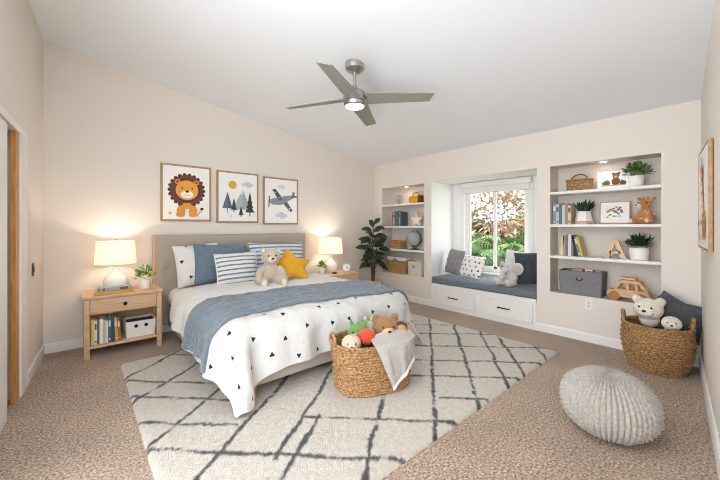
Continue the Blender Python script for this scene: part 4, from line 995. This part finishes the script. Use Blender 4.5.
# ------------------------------------------------------------------ window seat
t = thing('window_seat', 'built-in white window seat with two drawers', 'bench', (UB, (NW[0]+NW[1])/2, 0), RB)
hw = (NW[1]-NW[0])/2 - .002
m = MB(); m.box(-hw, hw, -.002, UW-UB-.002, 0, .375); m.box(-hw, hw, -.014, .0, 0, .05); m.box(-hw-.0, hw, -.012, .02, .345, .383, .003); m.build('body', TRIM, t, smooth=False)
for (va, vb) in ((3.185, 2.455), (2.405, 1.675)):
    vm = (NW[0]+NW[1])/2; x0_, x1_ = vm-va, vm-vb
    m = MB(); z0_, z1_ = .065, .325; b_ = .035
    m.box(x0_, x1_, -.014, -.002, z0_, z1_); 
    m.box(x0_, x0_+b_, -.02, -.012, z0_, z1_, .002); m.box(x1_-b_, x1_, -.02, -.012, z0_, z1_, .002); m.box(x0_+b_, x1_-b_, -.02, -.012, z0_, z0_+b_, .002); m.box(x0_+b_, x1_-b_, -.02, -.012, z1_-b_, z1_, .002)
    dr = m.build('drawer', TRIM, t)
    m = MB(); xm = (x0_+x1_)/2; m.tube([(xm-.075,-.014,.2),(xm-.075,-.04,.2),(xm+.075,-.04,.2),(xm+.075,-.014,.2)], .0075, 8); m.build('handle', BLACKM, dr, label='black bar handle')
m = MB(); m.box(UB-.022, UW-.055, NW[0]+.004, NW[1]-.004, .384, .487, .03, 4)
single(m, 'seat_cushion', mat('seat_blue', '#6F7880', .9, var=.1, vscale=60, bump=.25, bscale=120, sheen=.2, spec=.1), 'long blue grey cushion covering the window seat', 'cushion')
ZS = .489
GREYC = mat('grey_cushion', '#8C8A8B', .9, var=.12, vscale=50, bump=.35, bscale=90, sheen=.2, spec=.1); NAVY = mat('navy_cushion', '#43474D', .9, var=.15, vscale=50, bump=.35, bscale=90, sheen=.2, spec=.1)
PATT = dot_mat('cushion_print', '#F0ECE6', '#5A564F', .085, .07, .011, coord='Object', axes=('X', 'Z'), bump=.3, bscale=40, jitter=.3)
gs = 'cushions on the window seat'
pillow('mid grey pillow in the left corner of the window seat', .36, .41, .15, GREYC, (4.58, 3.03, ZS+.03), RB-.30, .28, 21, roll=.06, group=gs)
pillow('white pillow with grey animal print beside the grey one', .44, .36, .14, PATT, (4.54, 2.72, ZS+.02), RB-.15, .45, 22, roll=.03, group=gs)
pillow('plain white pillow behind the plush elephant', .42, .43, .13, WHITEF, (4.74, 2.07, ZS+.03), RB+.05, .22, 23, roll=.1, group=gs)
pillow('navy blue pillow in the right corner of the window seat', .34, .43, .14, NAVY, (4.55, 1.80, ZS+.03), RB+.45, .22, 24, roll=-.05, group=gs)
# elephant
t = thing('plush_elephant', 'light grey plush elephant sitting on the window seat', 'soft toy', (4.47, 2.02, ZS), RB-.3)
m = MB(); m.blob((0,.02,.105), (.09,.085,.11), 24); m.blob((0,-.03,.235), (.088,.085,.085), 24)
m.tube([(0,-.10,.225),(0,-.145,.185),(0,-.16,.13),(.01,-.175,.10)], [.042,.036,.030,.027], 16)
for sx in (-1, 1):
    m.tube([(sx*.05,.0,.045),(sx*.085,-.10,.045),(sx*.09,-.15,.045)], [.05,.048,.046], 14); m.blob((sx*.09,-.155,.05), (.045,.034,.05))
    m.tube([(sx*.07,.0,.18),(sx*.10,-.04,.12),(sx*.10,-.08,.085)], [.036,.036,.034], 14)
fused(m, .007, 3).build('body', GREYP, t)
for sx in (-1, 1):
    m = MB(); m.blob((sx*.125,-.015,.235), (.075,.020,.085), 24, R3(0, sx*.25, sx*.35)); e_ = m.build('ear', GREYP, t)
    m = MB(); m.blob((sx*.127,-.034,.232), (.052,.010,.060), 18, R3(0, sx*.25, sx*.35)); m.build('inner_ear', plush('ear_pink', '#CFC0B8'), e_)
    m = MB(); m.blob((sx*.045,-.103,.262), .009, 10); m.build('eye', EYE, t)
    m = MB(); m.blob((sx*.09,-.187,.05), (.030,.007,.034), 14); m.build('foot_pad', plush('ear_pink', '#CFC0B8'), t)

# ------------------------------------------------------------------ rubber plant in its planter
t = thing('rubber_plant', 'tall rubber plant with dark leaves in a pale woven planter', 'plant', (3.93, 4.20, 0))
PLW = mat('planter_weave', '#CDBFA4', .8, var=.3, vscale=60, bump=.4, bscale=150)
m = MB(); woven(m, (.34, lambda z: .135+.02*z/.34), .02, 22, .006, 1, 1, 2.); braid(m, rim_pts(.155, 1, 1, 2, .342), .008, 18); m.build('planter', PLW, t)
m = MB(); m.lathe([(.004,.30),(.142,.295)], 28, cap=False); m.build('soil', SOIL, t)
m = MB(); stems = [[(0,0,.28),(.01,.0,.6),(-.01,.01,.95),(.01,0,1.30)], [(.02,.01,.29),(.05,.02,.55),(.08,.0,.8),(.10,-.02,1.05)], [(-.02,0,.29),(-.05,-.02,.55),(-.09,-.03,.80),(-.11,-.03,1.0)]]
for s_ in stems: m.tube(s_, [.016,.014,.011,.006], 10)
m.build('trunk', BROWNW, t)
m = MB(); rnd = random.Random(3)
for si, s_ in enumerate(stems):
    n = (27, 12, 12)[si]
    for i in range(n):
        f = .40 + .60*i/(n-1); z_ = s_[0][2] + (s_[3][2]-s_[0][2])*f; kx = min(2, int(f*3)); tt = f*3-kx
        px = s_[kx][0]*(1-tt)+s_[kx+1][0]*tt; py = s_[kx][1]*(1-tt)+s_[kx+1][1]*tt
        a = i*2.4 + si; up_ = rnd.uniform(-.5, .5) + 1.2*max(0, f-.7)*3
        L_ = rnd.uniform(.19, .26)*(1-.25*max(0, f-.8)*5*.5); dd = Vector((math.cos(a), math.sin(a), up_)).normalized()
        st = Vector((px, py, z_)) + dd*.035
        if st.x + dd.x*L_ > .34 or st.y + dd.y*L_ > .34: L_ *= .75
        leaf(m, st, dd, (-.7+rnd.uniform(-.3,.3), -.7+rnd.uniform(-.3,.3), .8), L_, L_*.48, .28, .15, 8)
m.build('foliage', DGREEN, t)

# ------------------------------------------------------------------ basket with soft toys at the bed foot
RUGZ = .026
bc = (1.80, 1.935); brz = math.radians(-19)
def superR(t_, a_, b_, p_): c, s = math.cos(t_), math.sin(t_); return (abs(c/a_)**p_ + abs(s/b_)**p_)**(-1/p_)
t = thing('wicker_basket', 'large oval wicker basket of soft toys at the bed foot', 'basket', (bc[0], bc[1], RUGZ), brz)
BH = .36; ba, bb, bp_ = 1.30, .88, 2.8
prof = lambda z: .228 + .027*z/BH
m = MB(); woven(m, (BH, prof), .021, 26, .012, ba, bb, bp_); m.build('weave', WICK, t)
m = MB(); braid(m, rim_pts(.255, ba, bb, bp_, BH+.004, 72), .012, 26); m.build('rim', WICK, t)
for sx in (-1, 1):
    m = MB(); m.tube([(sx*(.255*ba+.002), .07*math.cos(a), BH+.005+.075*math.sin(a)) for a in [PI*i/14 for i in range(15)]], .012, 10); m.build('handle', WICK, t)
BM = T3(bc[0], bc[1], RUGZ) @ R3(0, 0, brz)
def inb(x, y, z): return tuple(BM @ Vector((x, y, z)))
def head_toy(name, label, loc, rz, s, fur, face, kind, group):
    t = thing(name, label, 'soft toy', loc, rz, group); m = MB()
    m.blob((0,.02,-.85*s), (.7*s,.6*s,.75*s), 20); m.blob((0,0,0), (s,.9*s,.9*s), 24); m.blob((0,.01,-.5*s), (.5*s,.5*s,.5*s), 16)
    if kind in ('bear', 'ape', 'lamb'):
        for sx in (-1, 1):
            if kind == 'lamb': m.tube([(sx*.75*s,0,.45*s),(sx*1.15*s,-.05*s,.15*s),(sx*1.2*s,-.1*s,-.2*s)], [.22*s,.26*s,.2*s], 12)
            else: m.blob((sx*.78*s,.05*s,.70*s), (.36*s,.22*s,.36*s), 16)
    if kind == 'dragon':
        for sx in (-1, 1): m.tube([(sx*.55*s,.1*s,.6*s),(sx*.75*s,.12*s,1.05*s),(sx*.7*s,.12*s,1.35*s)], [.24*s,.17*s,.04*s], 12)
        for q in range(3): m.blob((0,.1*s+.3*s*q,.85*s-.2*s*q), (.12*s,.16*s,.26*s), 12)
    if kind == 'sprout':
        for sx in (-1, 1): m.tube([(sx*.3*s,.1*s,.6*s),(sx*.5*s,.1*s,1.2*s),(sx*.42*s,.1*s,1.6*s)], [.3*s,.33*s,.08*s], 12)
    bo = fused(m, s*.08, 3).build('body', fur, t)
    m = MB(); m.blob((0,-.68*s,-.18*s), (.55*s,.42*s,.42*s), 18); m.build('muzzle', face, t)
    m = MB(); m.blob((0,-1.09*s,-.05*s), (.15*s,.09*s,.11*s), 10); m.build('nose', EYE, t)
    for sx in (-1, 1):
        m = MB(); m.blob((sx*.40*s,-.79*s,.22*s), .085*s, 10); m.build('eye', EYE, t)
    if kind == 'lion':
        pass
    return t
gb = 'soft toys in the basket'
PGREEN, PSAGE, PRED, PTAN = plush('green', '#6C9850'), plush('sage', '#B5BC9A'), plush('red', '#D2492A'), plush('tan', '#D3BDA3')
z_ = BH
head_toy('plush_doll', 'round pale tan plush head at the left of the basket', inb(-.215,-.095,z_+.02), brz-.3, .075, PTAN, plush('tan2', '#E3C6AC'), 'ape2', gb)
head_toy('plush_dragon', 'green plush dragon with little horns in the basket', inb(-.10,.06,z_+.045), brz-.5, .080, PGREEN, plush('green_light', '#8DBE6B'), 'dragon', gb)
head_toy('plush_rabbit', 'pale sage plush rabbit with upright ears in the basket', inb(.02,.11,z_+.05), brz-.3, .066, PSAGE, CREAM, 'sprout', gb)
m = MB(); m.blob((0,0,0), (.075,.07,.06), 24); m.build
t2 = single(m, 'plush_ball', PRED, 'red orange plush ball low in the basket front', 'soft toy', inb(-.075,-.06,z_+.045), brz, gb)
head_toy('plush_bear', 'large brown plush bear with pale muzzle in the basket', inb(.125,.01,z_+.075), brz-.15, .105, BROWN, plush('muzz', '#D9AF85'), 'bear', gb)
tl = head_toy('plush_lion', 'small plush lion with dark brown mane at basket right', inb(.245,-.03,z_+.04), brz+.1, .060, plush('lion', '#C69763'), CREAM, 'ape2', gb)
m = MB()
for i in range(16):
    a = 2*PI*i/16; m.blob((.062*math.cos(a), .012, .062*math.sin(a)), (.020,.018,.020), 10)
fused(m, .005, 2).build('mane', plush('mane', '#5C3E28'), tl)
# grey throw hanging over the basket rim
def hang_cloth():
    nx, ny = 40, 56; rows = []; rowsb = []
    y_rim = lambda x: -superR(math.atan2(-1, x/.2/1.0) if 0 else -PI/2, ba, bb, bp_)
    def yfront(x, z):
        r0 = prof(max(0, min(BH, z))); q = min(.98, abs(x)/(r0*ba)); return -r0*bb*(1-q**bp_)**(1/bp_)
    TL, TR, BR_, Bt = (-.08, 0), (.31, 0), (.315, .14), (.07, .335)
    for j in range(ny+1):
        t_ = j/ny; r, rb_ = [], []
        for i in range(nx+1):
            s_ = i/nx
            if t_ < .28:
                # lying over the toys inside the rim
                k = t_/.28; x = -.08+.39*s_ + .02*(1-k); yy = yfront(min(.30,max(-.30,x)), BH); y = yy*(k) + (1-k)*(yy*.35) - .012*k; z = BH + .032 + .045*(1-k)*math.sin(PI*(.15+.7*s_)) - .004
                if k > .8: z -= .0*(k-.8)
            else:
                k = (t_-.28)/.72
                top = (TL[0]+(TR[0]-TL[0])*s_, 0); bot = (Bt[0]+(BR_[0]-Bt[0])*s_, Bt[1]+(BR_[1]-Bt[1])*s_)
                x = top[0]*(1-k)+bot[0]*k; dr = bot[1]*k; z = BH + .028 - dr
                y = yfront(x, z) - .022 - .006*math.sin(min(1, k*3)*PI/2)
                y -= .010*max(0, math.sin((s_*2.4-.15+.25*k)*PI*2))*min(1, k*3) + .004*nz(x*20, z*20)
            r.append((x, y, z)); rb_.append((x, y+.010, z-.006 if t_ < .28 else z))
        rows.append(r); rowsb.append(rb_)
    m = MB(); m.grid(rows); m.grid([r[::-1] for r in rowsb]); m.grid([rows[-1], rowsb[-1]]); m.grid([[r[0] for r in rows], [r[0] for r in rowsb]]); m.grid([[r[-1] for r in rows][::-1], [r[-1] for r in rowsb][::-1]])
    o = m.build('throw_blanket', stripe_mat('grey_knit', '#BFBAB5', '#AFAAA6', 160, .5, 'X', .6), smooth=70); o.location = (bc[0], bc[1], RUGZ); o.rotation_euler = (0, 0, brz)
    tag(o, 'grey knitted throw with pale fringe hanging over the basket rim', 'blanket')
    m = MB(); rnd = random.Random(2)
    edge = [Vector(p) for p in rows[-1]]
    for i in range(len(edge)-1):
        for q in (0, .5):
            p = edge[i].lerp(edge[i+1], q); a = rnd.uniform(-.3, .3)
            m.tube([p+Vector((0,0,.008)), p+Vector((.004*a,-.006,-.006)), p+Vector((.01*a,-.004,-.018))], [.006,.0055,.003], 6)
    m.build('fringe', WHITEF, o, label='pale fringe')
hang_cloth()

# ------------------------------------------------------------------ big basket in the corner
cb = (3.985, .478)
t = thing('wicker_basket', 'round wicker basket of plush bears in the corner', 'basket', (cb[0], cb[1], .0), .35)
CH = .40
profc = lambda z: .195 + .058*math.sin(min(1, z/.30)*PI/2) - .012*max(0, (z-.26)/.14)
m = MB(); woven(m, (CH, profc), .022, 24, .012, 1, 1, 2.); m.build('weave', WICK, t)
m = MB(); braid(m, rim_pts(.238, 1, 1, 2, CH+.004), .012, 22); m.build('rim', WICK, t)
for a0 in (1.34, 1.34+PI):
    m = MB(); m.tube([(.24*math.cos(a0+.30*math.cos(a)), .24*math.sin(a0+.30*math.cos(a)), CH+.01+.085*math.sin(a)) for a in [PI*i/14 for i in range(15)]], .014, 10); m.build('handle', WICK, t)
head_dir = math.atan2(-cb[1], -cb[0]) + PI/2          # facing the room
gc = 'soft toys in the corner basket'
head_toy('plush_bear', 'big white plush bear in the corner basket', (cb[0]+.0, cb[1]+.055, CH+.135), head_dir-.25, .110, WHITEP, plush('white2', '#EEE4D6'), 'bear', gc)
head_toy('plush_lamb', 'small white plush lamb head in the corner basket', (cb[0]-.10, cb[1]-.11, CH+.055), head_dir+.0, .068, WHITEP, plush('white2', '#EEE4D6'), 'ape2', gc)
CHAR = mat('charcoal_cushion', '#55565A', .9, var=.15, vscale=40, bump=.35, bscale=80, sheen=.2, spec=.1)
pillow('charcoal pillow standing at the front of the corner basket', .34, .34, .11, CHAR, (cb[0]+.12, cb[1]-.10, CH-.12), head_dir+.10, .12, 31, roll=.2, group='charcoal pillows in the corner basket')
pillow('charcoal pillow peeking out behind the big white bear', .34, .34, .10, CHAR, (cb[0]+.15, cb[1]-.0, CH-.08), head_dir-.1, .05, 32, roll=.55, group='charcoal pillows in the corner basket')

# ------------------------------------------------------------------ pouf
def pouf():
    m = MB(); a_, hz = .247, .186; nt, nr = 54*8, 150; rows = []
    for i in range(nr+1):
        la = -PI/2 + PI*(i/nr); ca, sa = math.cos(la), math.sin(la)
        ca2, sa2 = abs(ca)**.85, (abs(sa)**.95)*(1 if sa > 0 else -1)
        r = []
        for j in range(nt):
            th = 2*PI*j/nt; k = (j % 8)/8; rib = int(j//8)
            v_ = abs(math.sin(PI*k)); ch = .5+.5*math.sin(la*38 + (k-.5)*4.0 + rib*PI)
            d = (.009*v_ + .008*v_*ch)*min(1, ca*2.2+.1)
            d += .006*nz(math.cos(th)*3, math.sin(th)*3, la)
            r.append(((a_*ca2 + d*ca)*math.cos(th), (a_*ca2 + d*ca)*math.sin(th), hz + hz*sa2*(1 if sa > 0 else .96) + d*sa))
        rows.append(r)
    m.grid(rows, wrap=True)
    lo = min(v[2] for v in m.v)
    m.v = [(x, y, z-lo) for x, y, z in m.v]
    o = single(m, 'knitted_pouf', mat('pouf_wool', '#B2ABA2', .95, var=.2, vscale=70, bump=.5, bscale=220, sheen=.25, spec=.05), 'round chunky knitted pouf in pale grey on the carpet', 'pouf', (2.52, .53, .001), .3, smooth=80)
    return o
pouf()

# ------------------------------------------------------------------ the garden beyond the window
m = MB(); m.box(UW+.2, 16, -4, 14, -.35, -.3); struct(m.build('ground', mat('lawn', '#8FA860', .95, var=.3, vscale=6), smooth=False))
m = MB(); m.box(UW+.2, 6.0, -2, 9, -.32, -.28); struct(m.build('ground_bounce', mat('bounce_slab', '#E4DFD6', .8, var=.08, vscale=4), smooth=False))  # pale slab added out of view below the sill, bounces sunlight indoors
OG = [mat('garden_green', '#5C8346', .6, var=.5, vscale=5), mat('garden_pale', '#7F9262', .6, var=.5, vscale=4), mat('garden_rust', '#A08268', .6, var=.5, vscale=4), mat('garden_lime', '#7E9C48', .6, var=.5, vscale=5)]
def shrub(label, x, y, r, h, mt, n, L_, W_, seed, cat='shrub', trunk=0):
    t = thing('garden_shrub' if not trunk else 'garden_tree', label, cat, (x, y, -.3), 0, 'garden plants'); m = MB(); rnd = random.Random(seed)
    bushy(m, (0,0,trunk+h*.5), (r,r,h*.5), n, L_, W_, -1, .2, rnd); m.build('foliage', mt, t)
    m = MB(); m.tube([(0,0,0),(.03,0,trunk*.5+.1),(0,.02,trunk+h*.5)], [.06,.05,.02], 8)
    for k in range(5): a = 2*PI*k/5; m.tube([(0,0,trunk*.6+.15),(r*.5*math.cos(a), r*.5*math.sin(a), trunk+h*.55)], [.03,.01], 6)
    m.build('trunk', mat('garden_bark', '#8D7A68', .9), t)
def palm(label, x, y, h, nf, Lf, seed, mt):
    t = thing('garden_palm', label, 'palm', (x, y, -.3), 0, 'garden plants'); rnd = random.Random(seed); m = MB()
    for i in range(nf):
        a = 2*PI*i/nf*1.618*2; e_ = rnd.uniform(.2, 1.2); pts = []
        for k in range(9):
            q = k/8; pts.append(Vector((math.cos(a)*Lf*q*math.cos(e_*.8), math.sin(a)*Lf*q*math.cos(e_*.8), h + Lf*q*math.sin(e_) - Lf*.55*q*q)))
        m.tube(pts, [.012*(1-k/10) for k in range(9)], 5)
        for k in range(1, 9):
            d_ = (pts[k]-pts[k-1]).normalized(); sd = d_.cross(Vector((0,0,1))).normalized()
            for q in (0, .5):
                p_ = pts[k-1].lerp(pts[k], q)
                for sg in (-1, 1): leaf(m, p_, d_*.6+sd*sg+Vector((0,0,.1)), (0,0,1), Lf*.30*(1-.5*abs(k/8-.45)), .030, .35, .2, 3)
    m.build('fronds', mt, t)
    m = MB(); m.tube([(0,0,0),(.02,0,h*.6),(0,0,h+.03)], [.07,.06,.05], 10); m.build('trunk', mat('garden_bark', '#8D7A68', .9), t)
palm('feathery palm close outside the left window pane', 6.5, 4.0, 1.05, 22, 1.15, 1, OG[0])
palm('feathery palm outside the right window pane', 6.6, 3.05, .9, 22, 1.1, 2, OG[0])
shrub('low lime green bush outside below the window', 6.1, 3.5, .45, .6, OG[3], 420, .10, .04, 3)
shrub('pale green tall bush behind the left palm', 8.0, 5.2, .95, 2.3, OG[1], 2600, .20, .09, 4)
shrub('rust toned tree with airy leaves behind the right palm', 7.9, 3.75, 1.0, 2.0, OG[2], 1500, .17, .07, 5, 'tree', .9)
shrub('green dense bush at the back of the garden', 8.4, 4.5, .9, 1.7, OG[0], 2200, .2, .09, 6)
shrub('dark green bush at the right end of the window view', 7.6, 2.9, .8, 1.5, OG[0], 1800, .18, .08, 7)
shrub('wide pale hedge tree far behind the rust toned tree', 10.5, 6.0, 1.6, 1.7, OG[1], 2600, .28, .13, 8)
shrub('tall green hedge tree far behind the right palm', 10.6, 4.2, 1.4, 1.9, OG[3], 2200, .26, .12, 9)
